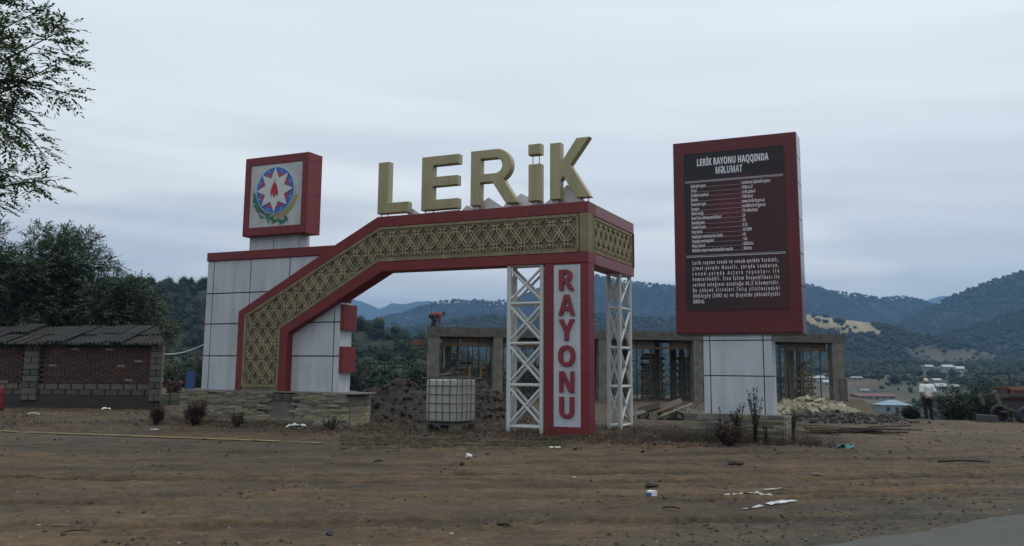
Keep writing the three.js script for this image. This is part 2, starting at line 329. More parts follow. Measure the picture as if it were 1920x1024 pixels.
{ // everything beyond the terrace: valley floor, wooded hills and mountains, out past the horizon
  const hit = (px, py, from) => { const d = rayDir(px, py), h = Math.hypot(d.x, d.z); for (let r = from; r < 3000; r += 4) { const p = V(0, EYE, 0).addScaledVector(d, r / h); if (groundH(p.x, p.z) > p.y) return p; } return null; };
  globalThis.hitTerrain = hit;
  scar.copy(hit(1568, 606, 500) || at(1568, 606, 900));
  const patches = [[1655, 724, 34, 30], [1610, 752, 22, 26], [1590, 728, 26, 24], [1826, 670, 14, 16], [1890, 690, 16, 20], [1760, 672, 30, 34], [1545, 735, 26, 30], [1700, 742, 24, 22], [1790, 700, 26, 24], [1850, 712, 30, 30]].map(([px, py, a, b]) => [hit(px, py, 90), a, b]).filter(q => q[0]);
  const field = (x, z, r) => { // 0 wood .. 1 open field
    const az = x / -z; if (z > -60) return 0.3;
    let f = sstep(0.02, 0.16, fbm(x / 130 + 5, 1, z / 70, 4) + (az > 0.3 && r < 620 && r > 240 ? 0.10 : -0.12) + (az > 0.5 && r > 480 && r < 1000 ? 0.12 : 0));
    if (r < 420 && az < 0.2) f = 0; if (az < 0.33) f *= 0.25; if (r > 1300) f *= 0.8 * sstep(0.1, 0.3, fbm(x / 300, 2, z / 300, 4));
    for (const [q, a, b] of patches) { const d2 = Math.hypot((x - q.x) / a, (z - q.z) / b) + 0.5 * fbm(x / 25, 5, z / 30, 3); f = Math.max(f, 1 - sstep(0.8, 1.0, d2)); }
    const sx = (x - scar.x) / 44, sz = (z - scar.z) / 60; const sd = Math.hypot(sx, sz) + 0.5 * fbm(x / 22, 5, z / 40, 3); if (r > 500 && r < 1100) f = Math.max(f, 1 - sstep(0.85, 1.0, sd));
    return f;
  };
  forestMask = field;
  const g = sheet(logList(69, 9500, 250), angleList(0.64, 660, 70), (x, y, z, r) => {
    const f = field(x, z, r), k = 1 + 0.5 * fbm(x / 14, 2, z / 14, 4), w = fbm(x / 60, 7, z / 60, 3);
    const sx = Math.hypot((x - scar.x) / 44, (z - scar.z) / 60);
    const tn = sx < 1.4 ? [0.27, 0.215, 0.13] : w > 0.0 ? [0.09, 0.068, 0.042] : [0.066, 0.06, 0.033];
    return [0, 1, 2].map(i => mix([0.026, 0.037, 0.018][i], tn[i], f) * (f > 0.5 ? k * 1.3 : 0.9 + 0.4 * (k - 1)));
  });
  struct('hills', g, mat(1, 1, 1, { vertexColors: true, map: T.hill, roughness: 1 }));
}
{ // asphalt of the road we stand on
  const pts = [[-9, -0.8], [-3, -4.6], [0.6, -6.95], [1.8, -7.72], [3.04, -8.55], [3.9, -9.05], [5.0, -9.8], [5.96, -10.46], [9, -12.5], [14, -15.6], [21, -19.6], [30, -12], [24, 14], [-24, 14], [-24, 4]];
  const dense = []; for (let i = 0; i < pts.length; i++) { const a = pts[i], b = pts[(i + 1) % pts.length], n = i < 10 ? 14 : 1; for (let k = 0; k < n; k++) { const t = k / n, x = mix(a[0], b[0], t), z = mix(a[1], b[1], t), j = i < 10 ? 0.14 * N3(x * 1.1, z * 1.1, 3) + 0.06 * N3(x * 6, z * 6, 8) : 0; dense.push([x + j * 0.5, z + j]); } }
  const g = new THREE.ShapeGeometry(poly(dense.map(p => [p[0], -p[1]]))).rotateX(-Math.PI / 2);
  const p = g.attributes.position; for (let i = 0; i < p.count; i++) p.setY(i, 0.022);
  struct('road', metric(g), mat(0.093, 0.086, 0.077, { map: T.asphalt, roughness: 0.9 }));
}
function paintStrip(a, b, w, n, broken, seed, m, lift = 0.012) { // worn painted line laid on the uneven ground
  const pos = [], L = [], d = b.clone().sub(a), len = d.length(); d.normalize(); const q = V(-d.z, 0, d.x);
  for (let i = 0; i < n; i++) {
    const t0 = i / n, t1 = (i + 1) / n; if (fbm(t0 * 9 + seed, seed, 3.1, 3) > broken) continue;
    const s = []; for (const t of [t0, t1]) for (const e of [-1, 1]) { const ww = w * (0.5 + 0.28 * N3(t * 14, e * 3, seed)); const p = a.clone().addScaledVector(d, t * len).addScaledVector(q, e * ww); p.y = groundH(p.x, p.z) + lift; s.push(p); }
    for (const k of [0, 1, 2, 1, 3, 2]) pos.push(s[k].x, s[k].y, s[k].z);
  }
  const g = new THREE.BufferGeometry(); g.setAttribute('position', new THREE.Float32BufferAttribute(pos, 3)); g.computeVertexNormals(); return metric(g);
}
struct('road_marking', merge([paintStrip(gAt(50, 812), gAt(523, 829.5), 0.15, 200, 0.62, 2, 0, 0.03), paintStrip(gAt(0, 809.5), gAt(34, 811.4), 0.15, 14, 0.6, 7, 0, 0.03), paintStrip(gAt(545, 830.5), gAt(612, 833), 0.12, 30, 0.0, 11, 0, 0.03)]), M.yellowPaint);
struct('road_marking', merge([
  paintStrip(gAt(1358, 928), gAt(1402, 925), 0.10, 24, 0.35, 3, 0, 0.022), paintStrip(gAt(1378, 924), gAt(1410, 931), 0.09, 18, 0.4, 4, 0, 0.022), paintStrip(gAt(1416, 922), gAt(1452, 927), 0.08, 20, 0.4, 5, 0, 0.022),
  paintStrip(gAt(1432, 919), gAt(1492, 918), 0.09, 28, 0.35, 6, 0, 0.022), paintStrip(gAt(1393, 957), gAt(1428, 951), 0.075, 20, 0.4, 8, 0, 0.015), paintStrip(gAt(1440, 949), gAt(1491, 942), 0.09, 24, 0.3, 9, 0, 0.015)]), M.whitePaint);

// ---------------------------------------------------------------- the entrance arch
const TURN = -24.9 * Math.PI / 180;
const O1 = V(1.97, 0, -21.306), O2 = V(6.312, 0, -19.942);
const ux = V(Math.cos(TURN), 0, -Math.sin(TURN)), uz = V(Math.sin(TURN), 0, Math.cos(TURN));
const loc = (O, u, v, w) => O.clone().addScaledVector(ux, u).addScaledVector(uz, w).add(V(0, v, 0));
const BK = -0.55, WEND = -3.83, UR = -0.10;
{
  const A = thing('entrance_arch', 'red framed entrance arch with carved frieze, white tiled tower and gold letters', 'entrance arch', O1, TURN);
  // red casing: outer band, inner band, column casing
  const outer = [[-11.11, 0.9], [-11.11, 3.22], [-7.66, 5.06], [-6.3, 5.75], [UR, 5.75], [UR, 5.46], [-6.2, 5.46], [-10.88, 3.10], [-10.88, 0.9]];
  mesh('frame_band', prism(outer, BK, 0, null, 0.012), M.red, A);
  const inner = [[-9.52, 0.9], [-9.52, 2.70], [-6.28, 4.48], [UR, 4.48], [UR, 4.22], [-6.08, 4.22], [-9.26, 2.55], [-9.26, 0.9]];
  mesh('frame_band', prism(inner, BK, 0, null, 0.012), M.red, A);
  const back = [[-10.88, 0.9], [-10.88, 3.10], [-6.2, 5.46], [UR - 0.01, 5.46], [UR - 0.01, 4.48], [-6.28, 4.48], [-9.52, 2.70], [-9.52, 0.9]];
  mesh('frieze_panel', prism(back, BK + 0.01, -0.055), M.tanDark, A);
  // side wing
  mesh('frame_band', merge([mbx(-0.65, UR, 5.46, 5.75, WEND, BK - 0.002)]), M.redSide, A);
  mesh('frame_band', merge([mbx(-0.65, UR, 4.22, 4.48, WEND, BK - 0.002)]), M.redSide, A);
  mesh('frieze_panel', mbx(-0.64, UR - 0.055, 4.48, 5.46, WEND + 0.02, BK - 0.002), M.tan, A);
  mesh('end_cap', mbx(-0.655, UR + 0.008, 4.47, 5.47, WEND - 0.03, WEND + 0.018), M.concDark, A);
  // raised mouldings round the frieze
  function strip(pts, w, d, z0) { // rib along a polyline in the front plane
    const L = []; for (let i = 0; i < pts.length - 1; i++) { const [x0, y0] = pts[i], [x1, y1] = pts[i + 1], len = Math.hypot(x1 - x0, y1 - y0); const g = new THREE.BoxGeometry(len + w * 0.5, w, d); g.rotateZ(Math.atan2(y1 - y0, x1 - x0)); L.push(metric(g.translate((x0 + x1) / 2, (y0 + y1) / 2, z0 + d / 2))); } return L;
  }
  const inset = d => [[-10.88 + d, 1.02 + d * 0.6], [-10.88 + d, 3.10 - d * 0.45], [-6.2 - d * 0.2, 5.46 - d], [-0.36 - d * 0.5, 5.46 - d], [-0.36 - d * 0.5, 4.48 + d], [-6.28 + d * 0.3, 4.48 + d], [-9.52 - d, 2.70 + d * 0.3], [-9.52 - d, 1.02 + d * 0.6], [-10.88 + d, 1.02 + d * 0.6]];
  mesh('moulding', merge([...strip(inset(0.045), 0.07, 0.06, -0.055), ...strip(inset(0.105), 0.035, 0.035, -0.055)]), M.tan, A);
  mesh('corner_post', prism([[-0.33, 4.482], [UR, 4.482], [UR, 5.458], [-0.33, 5.458]], -0.33, -0.004, null, 0.01), M.tan, A);
  mesh('frieze_sill', mbx(-10.86, -9.54, 0.9, 1.01, -0.055, -0.02), M.tanDark, A);
  // interlaced lattice, clipped to the frieze
  const clipPoly = inset(0.14);
  const inside = (x, y, P) => { let c = false; for (let i = 0, j = P.length - 1; i < P.length; j = i++) if ((P[i][1] > y) !== (P[j][1] > y) && x < (P[j][0] - P[i][0]) * (y - P[i][1]) / (P[j][1] - P[i][1]) + P[i][0]) c = !c; return c; };
  const px = 0.395, py = 0.49, a = 0.044, b = 0.096, sw = 0.034, sd = 0.056;
  function latticeSegs(x0, x1, y0, y1, ox, oy) {
    const S = [];
    for (let X = Math.floor((x0 - ox) / px); X <= (x1 - ox) / px + 1; X++) for (let Y = Math.floor((y0 - oy) / py); Y <= (y1 - oy) / py + 1; Y++) {
      const cx = ox + X * px, cy = oy + Y * py;
      for (const s of [-1, 1]) { S.push([cx + s * a, cy - b, cx + s * a, cy + b], [cx - b, cy + s * a, cx + b, cy + s * a]); }
      for (const e of [-1, 1]) { // doubled diagonals to the next node, up-right and up-left
        const q = (x, y) => [cx + e * x, cy + y];
        S.push([...q(a, b), ...q(px - b, py - a)], [...q(b, a), ...q(px - a, py - b)]);
      }
    }
    return S;
  }
  function latticeGeo(segs, ok) {
    const L = [];
    for (const [x0, y0, x1, y1] of segs) {
      const n = 14; let s0 = -1;
      for (let i = 0; i <= n; i++) {
        const t = (i + 0.5) / n, inn = i < n && ok(mix(x0, x1, t), mix(y0, y1, t));
        if (inn && s0 < 0) s0 = i;
        if (!inn && s0 >= 0) {
          const t0 = s0 / n, t1 = i / n; s0 = -1; const ax = mix(x0, x1, t0), ay = mix(y0, y1, t0), bx2 = mix(x0, x1, t1), by = mix(y0, y1, t1), len = Math.hypot(bx2 - ax, by - ay);
          if (len < 0.015) continue;
          const g = new THREE.BoxGeometry(len + sw * 0.6, sw, sd + 0.006 * rnd()); g.rotateZ(Math.atan2(by - ay, bx2 - ax)); L.push(metric(g.translate((ax + bx2) / 2, (ay + by) / 2, 0)));
        }
      }
    }
    return merge(L);
  }
  const lat = latticeGeo(latticeSegs(-10.9, -0.3, 1.0, 5.5, -10.72 + 0.16, 4.745), (x, y) => inside(x, y, clipPoly));
  mesh('lattice', lat.translate(0, 0, -0.035), mat(0.43, 0.345, 0.205, { map: T.rough, roughness: 0.9 }), A);
  const lat2 = latticeGeo(latticeSegs(0.5, 3.7, 4.5, 5.4, 0.6, 4.745), (x, y) => x > 0.50 && x < 3.58 && y > 4.62 && y < 5.32);
  lat2.rotateY(Math.PI / 2); // local +x of the pattern runs to the back
  mesh('lattice', lat2.translate(UR - 0.042, 0, 0), mat(0.42, 0.34, 0.205, { map: T.rough, roughness: 0.9 }), A);
  { const L = []; for (const [y, w, d] of [[5.40, 0.07, 0.05], [4.54, 0.07, 0.05], [5.345, 0.03, 0.03], [4.60, 0.03, 0.03]]) L.push(mbx(UR - 0.06, UR - 0.06 + d, y - w / 2, y + w / 2, -3.72, -0.345)); for (const z of [-0.38, -3.68]) L.push(mbx(UR - 0.06, UR - 0.012, 4.58, 5.36, z - 0.035, z + 0.035)); mesh('moulding', merge(L), M.tan, A); }

  for (const u of [-5.1, -3.85, -2.6, -1.35]) for (const [y0, y1] of [[5.462, 5.748], [4.222, 4.478]]) mesh('panel_seam', mbx(u - 0.003, u + 0.003, y0, y1, -0.02, 0.0012), M.seam, A);
  // ---- column with the vertical word
  mesh('column', merge([prism([[-1.265, -0.15], [-0.105, -0.15], [-0.105, 4.215], [-1.265, 4.215]], -0.46, -0.004, [[[-1.025, 0.215], [-0.315, 0.215], [-0.315, 4.185], [-1.025, 4.185]]].map(h => h.reverse()), 0.01)]), M.red, A);
  for (const y of [1.46, 2.93]) for (const [a0, a1, c0, c1] of [[-0.108, -0.1015, -0.44, -0.02], [-1.255, -1.03, -0.03, -0.001], [-0.31, -0.11, -0.03, -0.001]]) mesh('column_seam', mbx(a0, a1, y - 0.004, y + 0.004, c0, c1), M.seam, A);
  mesh('letter_panel', mbx(-1.022, -0.318, 0.218, 3.20, -0.42, -0.02), M.white, A);
  mesh('letter_panel', mbx(-1.022, -0.318, 3.206, 4.182, -0.42, -0.02), M.white, A);
  const font = await new FontLoader().loadAsync('fonts/droid/droid_sans_bold.typeface.json');
  'RAYONU'.split('').forEach((ch, i) => {
    const g = new TextGeometry(ch, { font, size: 0.5, depth: 0.05, curveSegments: 8, bevelEnabled: true, bevelSize: 0.006, bevelThickness: 0.006, bevelSegments: 1 });
    g.computeBoundingBox(); const B = g.boundingBox, w = B.max.x - B.min.x, h = B.max.y - B.min.y;
    const W = [0.40, 0.435, 0.42, 0.44, 0.385, 0.385][i];
    g.translate(-(B.min.x + B.max.x) / 2, -(B.min.y + B.max.y) / 2, 0).scale(W / w, 0.515 / h, 1);
    g.translate(-0.665, [3.80, 3.175, 2.565, 1.93, 1.30, 0.68][i], -0.012);
    const m = mesh('letter', metric(g), M.redLetter, A); m.userData.label = 'red letter ' + ch + ' on the column';
  });

  // ---- white tiled tower behind the sloping leg
  const TL = -12.64, TR = -7.60, TF = -0.25, TB = -0.80;
  mesh('tower_core', mbx(TL + 0.03, TR - 0.03, 0.85, 5.05, TB + 0.02, TF - 0.03), M.seam, A);
  const vx = [TL, -12.39, -10.94, -9.48, -7.82, TR], vy = [0.89, 1.91, 2.87, 3.80, 4.79], gp = 0.017;
  for (let i = 0; i < 5; i++) for (let j = 0; j < 4; j++) {
    const x0 = vx[i] + (i ? gp : 0), x1 = vx[i + 1] - (i < 4 ? gp : 0), y0 = vy[j] + (j ? gp : 0), y1 = vy[j + 1] - (j < 3 ? gp : 0);
    if (i === 4 && j === 3) continue;
    mesh('tile', prism([[x0, y0], [x1, y0], [x1, y1], [x0, y1]], TF - 0.028, TF + rr(-0.002, 0.002), null, 0.003), M.white, A);
  }
  for (const [y0, y1] of [[0.89, 1.9], [1.92, 2.86], [2.88, 3.42]]) mesh('tile', mbx(TR - 0.028, TR, y0, y1, TB + 0.01, TF - 0.03), M.white, A);
  mesh('frame_band', mbx(TL - 0.02, -6.6, 4.80, 5.07, TB, BK - 0.004), M.red, A);                       // cap behind the sloping band
  mesh('frame_band', prism([[-12.66, 4.80], [-8.22, 4.80], [-7.70, 5.065], [-12.66, 5.065]], BK - 0.002, -0.2, null, 0.012), M.red, A);
  mesh('frame_band', mbx(TL - 0.06, TL + 0.002, 3.82, 4.80, TB, TF - 0.12), M.red, A);
  for (const [y0, y1] of [[2.65, 3.36], [1.46, 2.18]]) {
    mesh('red_block', prism([[TR - 0.002, y0], [TR + 0.13, y0], [TR + 0.13, y1], [TR - 0.002, y1]], TB - 0.05, TF + 0.03, null, 0.008), M.red, A);
    mesh('red_block', mbx(TL - 0.12, TL + 0.002, y0, y1, TB - 0.05, TF - 0.1), M.red, A);
  }
  // ---- emblem box on its neck
  mesh('neck_panel', mbx(-11.03, -10.13, 5.07, 5.47, -0.72, -0.24), M.white, A);
  mesh('neck_panel', mbx(-10.11, -9.20, 5.07, 5.47, -0.72, -0.24), M.white, A);
  mesh('neck_panel', mbx(-9.195, -9.165, 5.07, 5.47, -0.715, -0.26), M.white, A);
  const eb = mesh('emblem_box', prism([[-11.12, 5.46], [-8.755, 5.46], [-8.755, 7.85], [-11.12, 7.85]], -0.66, 0, [[[-10.90, 5.71], [-10.90, 7.605], [-8.975, 7.605], [-8.975, 5.71]]], 0.012), M.red, A);
  for (const y of [5.72, 6.62, 7.6]) mesh('panel_seam', mbx(-8.757, -8.7515, y - 0.005, y + 0.005, -0.64, -0.02), M.seam, eb);
  mesh('emblem_plate', mbx(-10.895, -8.98, 5.713, 7.60, -0.6, -0.025), mat(0.56, 0.57, 0.56, { map: T.grime, roughness: 0.5 }), eb);
  const ex = -9.94, ey = 6.80, disc = (r, z0, z1, m, n, r2) => { const s = new THREE.Shape(); s.absarc(ex, ey, r, 0, Math.PI * 2); if (r2) { const h = new THREE.Path(); h.absarc(ex, ey, r2, 0, Math.PI * 2, true); s.holes.push(h); } const g = new THREE.ExtrudeGeometry(s, { depth: z1 - z0, bevelEnabled: false, curveSegments: 32 }); mesh(n, metric(g.translate(0, 0, z0)), m, eb); };
  const EM = { blue: mat(0.03, 0.15, 0.46, { roughness: 0.5 }), red: mat(0.42, 0.05, 0.075, { roughness: 0.5 }), green: mat(0.035, 0.15, 0.10, { roughness: 0.5 }), rim: mat(0.55, 0.57, 0.58, { roughness: 0.5 }), wheat: mat(0.52, 0.42, 0.16, { roughness: 0.6 }), flame: mat(0.42, 0.02, 0.035, { roughness: 0.5 }) };
  disc(0.715, -0.025, 0.004, EM.rim, 'emblem_rim'); disc(0.69, 0.004, 0.010, EM.blue, 'emblem_disc'); disc(0.55, 0.010, 0.015, EM.red, 'emblem_disc'); disc(0.45, 0.015, 0.020, EM.green, 'emblem_disc');
  { const P = []; for (let i = 0; i < 16; i++) { const an = Math.PI / 2 + i * Math.PI / 8, r = i % 2 ? 0.375 : 0.675; P.push([ex + r * Math.cos(an), ey + r * Math.sin(an)]); } mesh('emblem_star', prism(P, 0.020, 0.030), mat(0.62, 0.63, 0.62), eb); }
  { for (let i = 0; i < 8; i++) { const an = Math.PI / 8 + i * Math.PI / 4, P = []; for (let k = 0; k < 16; k++) { const t = k * Math.PI / 8, r = k % 2 ? 0.016 : 0.032; P.push([ex + 0.62 * Math.cos(an) + r * Math.cos(t), ey + 0.62 * Math.sin(an) + r * Math.sin(t)]); } mesh('small_star', prism(P, 0.010, 0.015), EM.rim, eb); } }
  { // flame of three tongues
    const L = [], f = (dx, w, h, y0) => { const s = new THREE.Shape(); s.moveTo(ex + dx, ey + y0); s.bezierCurveTo(ex + dx - w * 1.3, ey + y0 + h * 0.25, ex + dx - w * 0.7, ey + y0 + h * 0.55, ex + dx * 0.35, ey + y0 + h); s.bezierCurveTo(ex + dx + w * 0.3, ey + y0 + h * 0.6, ex + dx + w * 1.3, ey + y0 + h * 0.3, ex + dx, ey + y0); L.push(metric(new THREE.ExtrudeGeometry(s, { depth: 0.012, bevelEnabled: false }).translate(0, 0, 0.030 + rnd() * 0.002))); };
    f(0, 0.075, 0.56, -0.24); f(-0.10, 0.055, 0.42, -0.20); f(0.10, 0.055, 0.42, -0.20); mesh('emblem_flame', merge(L), EM.flame, eb);
  }
  { // oak leaves to the left, wheat ears to the right, under the disc
    const leafs = [], wheat = [], lf = (x, y, r, w, an, out) => { const s = new THREE.Shape(); s.moveTo(-r, 0); s.quadraticCurveTo(0, w * 1.4, r, 0); s.quadraticCurveTo(0, -w * 1.4, -r, 0); const g = new THREE.ExtrudeGeometry(s, { depth: 0.010, bevelEnabled: false, curveSegments: 4 }); g.rotateZ(an); out.push(metric(g.translate(x, y, -0.024 + rnd() * 0.018))); };
    for (let i = 0; i < 46; i++) { const an = mix(3.22, 4.85, (i + rnd()) / 46), k = (an - 3.2) / 1.6, r = 0.745 + rnd() * mix(0.09, 0.26, k); lf(ex + r * Math.cos(an), ey + r * Math.sin(an), 0.075, 0.042, an + Math.PI / 2 + rr(-0.8, 0.8), leafs); }
    for (let i = 0; i < 12; i++) { const an = mix(4.85, 5.25, rnd()); const r = 0.93 + rnd() * 0.1; lf(ex + r * Math.cos(an), ey + r * Math.sin(an), 0.07, 0.04, an + rr(-0.5, 0.5), leafs); }
    for (let e = 0; e < 3; e++) for (let i = 0; i < 18; i++) { const t = i / 18, an = mix(4.72, 6.02 + e * 0.06, t), r = 0.755 + e * 0.055 * (1 - t * 0.5) + 0.01; for (const s of [-1, 1]) lf(ex + (r + s * 0.012) * Math.cos(an), ey + (r + s * 0.012) * Math.sin(an), 0.034, 0.013, an + Math.PI / 2 + s * 0.4, wheat); }
    mesh('emblem_leaf', merge(leafs), EM.green, eb); mesh('emblem_wheat', merge(wheat), EM.wheat, eb);
  }
  // ---- gold letters on short posts, thin white mountain cut-outs behind them
  const D0 = -0.27, D1 = -0.03, y0 = 5.86, y1 = 7.33;
  function letter(ch, geos) { const m = mesh('name_letter', merge(geos), M.gold, A); m.userData.label = 'gold letter ' + ch + ' above the beam'; return m; }
  const ext = (P, holes) => prism(P, D0, D1, holes, 0.014);
  letter('L', [ext([[-6.34, y0 - 0.02], [-5.35, y0 - 0.02], [-5.35, y0 + 0.27], [-5.99, y0 + 0.27], [-5.99, 7.30], [-6.34, 7.30]])]);
  letter('E', [ext([[-4.93, y0 - 0.02], [-3.80, y0 - 0.02], [-3.80, y0 + 0.25], [-4.58, y0 + 0.25], [-4.58, 6.48], [-3.82, 6.48], [-3.82, 6.74], [-4.58, 6.74], [-4.58, 7.06], [-3.79, 7.06], [-3.79, 7.32], [-4.93, 7.32]])]);
  { const s = new THREE.Shape(); s.moveTo(-3.42, y0); s.lineTo(-3.13, y0); s.lineTo(-3.13, 6.46); s.lineTo(-2.78, 6.46); s.lineTo(-2.38, y0); s.lineTo(-2.03, y0); s.lineTo(-2.47, 6.54); s.absarc(-2.67, 6.90, 0.44, -1.1, Math.PI / 2, false); s.lineTo(-3.42, 7.34); s.closePath();
    const h = new THREE.Path(); h.moveTo(-3.13, 6.69); h.lineTo(-3.13, 7.10); h.lineTo(-2.70, 7.10); h.absarc(-2.70, 6.895, 0.205, Math.PI / 2, -Math.PI / 2, true); h.closePath(); s.holes.push(h);
    letter('R', [prism(s, D0, D1, null, 0.014)]); }
  { const m = letter('I with a dot', [ext([[-1.74, y0], [-1.40, y0], [-1.40, 6.83], [-1.74, 6.83]])]); mesh('letter_dot', ext([[-1.75, 7.08], [-1.40, 7.08], [-1.40, 7.36], [-1.75, 7.36]]), M.gold, m); for (const q of [-1.66, -1.48]) mesh('dot_post', bar(V(q, 6.82, -0.15), V(q, 7.09, -0.15), 0.012), M.steel, m); }
  letter('K', [ext([[-1.14, y0], [-0.85, y0], [-0.85, 6.33], [-0.78, 6.44], [-0.42, y0], [-0.04, y0], [-0.58, 6.72], [-0.07, 7.40], [-0.42, 7.40], [-0.85, 6.78], [-0.85, 7.33], [-1.14, 7.33]])]);
  { for (const u of [-6.28, -6.05, -5.30, -4.85, -4.6, -3.8, -3.36, -3.2, -2.12, -2.25, -1.66, -1.48, -1.08, -0.92, -0.32, -0.14]) mesh('letter_post', bar(V(u, 5.74, -0.15), V(u, 5.92, -0.15), 0.014), M.steel, A); }
  [[[-5.54, 5.74], [-5.54, 5.99], [-5.36, 5.93], [-5.02, 5.74]], [[-3.92, 5.74], [-3.86, 5.80], [-3.70, 5.92], [-3.55, 5.87], [-3.38, 5.89], [-3.04, 6.06], [-2.85, 5.95], [-2.62, 5.82], [-2.50, 5.92], [-2.30, 5.98], [-2.09, 6.09], [-1.90, 6.00], [-1.50, 5.92], [-1.42, 5.82], [-1.2, 5.95], [-0.98, 6.05], [-0.80, 6.20], [-0.62, 6.09], [-0.40, 5.90], [-0.25, 5.74]], [[-5.06, 5.74], [-5.06, 5.82], [-3.92, 5.84], [-3.92, 5.74]]].forEach((P, i) => mesh('mountain_cutout', prism(P.map(([x, y]) => [x, 5.74 + (y - 5.74) * 1.2]), -0.36 - i * 0.03, -0.34 - i * 0.03), M.snow, A));

  // ---- lattice tube supports
  function truss(u0, u1, w0, w1, faces, vs) {
    const t = mesh('truss_support', bx(u0 - 0.05, u1 + 0.05, 4.195, 4.217, w1 - 0.05, w0 + 0.05), M.whiteMetal, A);
    for (const [u, w] of [[u0, w0], [u1, w0], [u0, w1], [u1, w1]]) mesh('leg', bar(V(u, -0.25, w), V(u, 4.2, w), 0.062, 0.062, 12), M.whiteMetal, t);
    const brace = (a, b2, r = 0.038) => mesh('brace', bar(a, b2, r, r, 8), M.whiteMetal, t);
    const F = [[u0, w0, u1, w0], [u0, w1, u1, w1], [u0, w0, u0, w1], [u1, w0, u1, w1]];
    F.forEach(([a0, c0, a1, c1], k) => {
      for (let i = 0; i < vs.length; i++) {
        if (i > 0 || k === -1) brace(V(a0, vs[i], c0), V(a1, vs[i], c1));
        if (i < vs.length - 1) { const g = 0.05; brace(V(a0, vs[i] - g, c0), V(a1, vs[i + 1] + g, c1)); brace(V(a1, vs[i] - g, c1), V(a0, vs[i + 1] + g, c0)); }
      }
    });
  }
  truss(-2.28, -1.37, -0.10, -0.44, 4, [4.2, 3.25, 2.24, 1.20, 0.17]);
  truss(-0.51, -0.20, -2.75, -3.68, 4, [4.2, 3.27, 2.19, 1.14, 0.10]);
}

// ---------------------------------------------------------------- dry stone plinths
const stoneVar = Array.from({ length: 6 }, (_, i) => roughBox(i * 3.7 + 1, 0.10, 2));
function stonePlinth(label, O, x0, x1, y1, z0, z1, opt) {
  const g = thing('stone_plinth', label, 'stone plinth', O, TURN);
  mesh('mortar_core', mbx(x0 + 0.05, x1 - 0.05, -0.2, y1 - 0.04, z0 + 0.05, z1 - 0.05), M.mortar, g);
  const put = (x, y, z, sx, sy, sz, m) => { const s = mesh('stone', stoneVar[Math.floor(rnd() * 6)], m, g); s.position.set(x, y, z); s.scale.set(sx, sy, sz); s.rotation.set(rr(-0.03, 0.03), rr(-0.03, 0.03), rr(-0.015, 0.015)); };
  let y = -0.06;
  while (y < y1 - 0.03) {
    let h = Math.min(opt.h * rr(0.75, 1.35), y1 - y); if (y1 - y - h < 0.03) h = y1 - y;
    let x = x0;
    while (x < x1 - 0.02) {
      const wide = opt.blocky && x > opt.blocky && y > y1 * 0.5; let w = Math.min(rr(opt.w[0], opt.w[1]), x1 - x); if (x1 - x - w < 0.12) w = x1 - x;
      const cx = x + w / 2, gap = opt.gap && cx > opt.gap[0] && cx < opt.gap[1] && y > 0.12;
      if (!gap) put(cx, y + h / 2, z1 - 0.09 + rr(-0.018, 0.022), w * 1.04, h * 1.08, 0.2, opt.pick(cx, y));
      x += w;
    }
    y += h;
  }
  for (const [sx, s] of [[x1, 1]]) { let yy = -0.05; while (yy < y1 - 0.05) { const h = opt.h * rr(1, 1.6); let z = z0; while (z < z1 - 0.22) { const w = Math.min(rr(0.2, 0.4), z1 - 0.2 - z); put(sx - s * 0.08, yy + h / 2, z + w / 2, 0.19, h * 1.05, w * 1.03, opt.pick(sx, yy)); z += w + 0.001; } yy += h; } }
  return g;
}
{
  const pick = (x, y) => { const q = rnd() + (y < 0.45 ? 0.2 : -0.1); return q > 0.95 ? M.stone[5] : q > 0.72 ? M.stone[1] : q > 0.55 ? M.stone[3] : q > 0.3 ? M.stone[0] : q > 0.12 ? M.stone[2] : M.stone[4]; };
  const g = stonePlinth('long low plinth of thin grey and yellow stones under the white tiled tower', O1, -13.0, -6.99, 0.875, -0.95, 0.22, { h: 0.068, w: [0.26, 0.62], pick, gap: [-9.75, -8.75] });
  mesh('plaster_patch', metric(roughBox(5, 0.05, 3).scale(0.98, 0.80, 0.2).translate(-9.25, 0.42, 0.085)), M.conc, g);
  for (let i = 0; i < 4; i++) { const s = mesh('stone', stoneVar[i], M.block2, g); s.position.set(-9.62 + i * 0.3, 0.75, 0.13); s.scale.set(0.27, 0.19, 0.2); }
  { const L = []; for (let i = 0; i < 9; i++) { const q = roughBox(i + 20, 0.05, 2); q.scale(0.78, 0.05, 1.1).translate(-12.58 + i * 0.68, 0.885 + rr(-0.006, 0.006), -0.36); L.push(q); } mesh('coping', merge(L), M.conc, g); }
}
stonePlinth('short weedy plinth of thin stones under the red information board', O2, -2.45, -0.18, 0.60, -1.15, 0.0, { h: 0.062, w: [0.2, 0.5], pick: () => M.stone[[0, 2, 4, 3, 1, 4][Math.floor(rnd() * 6)]] });

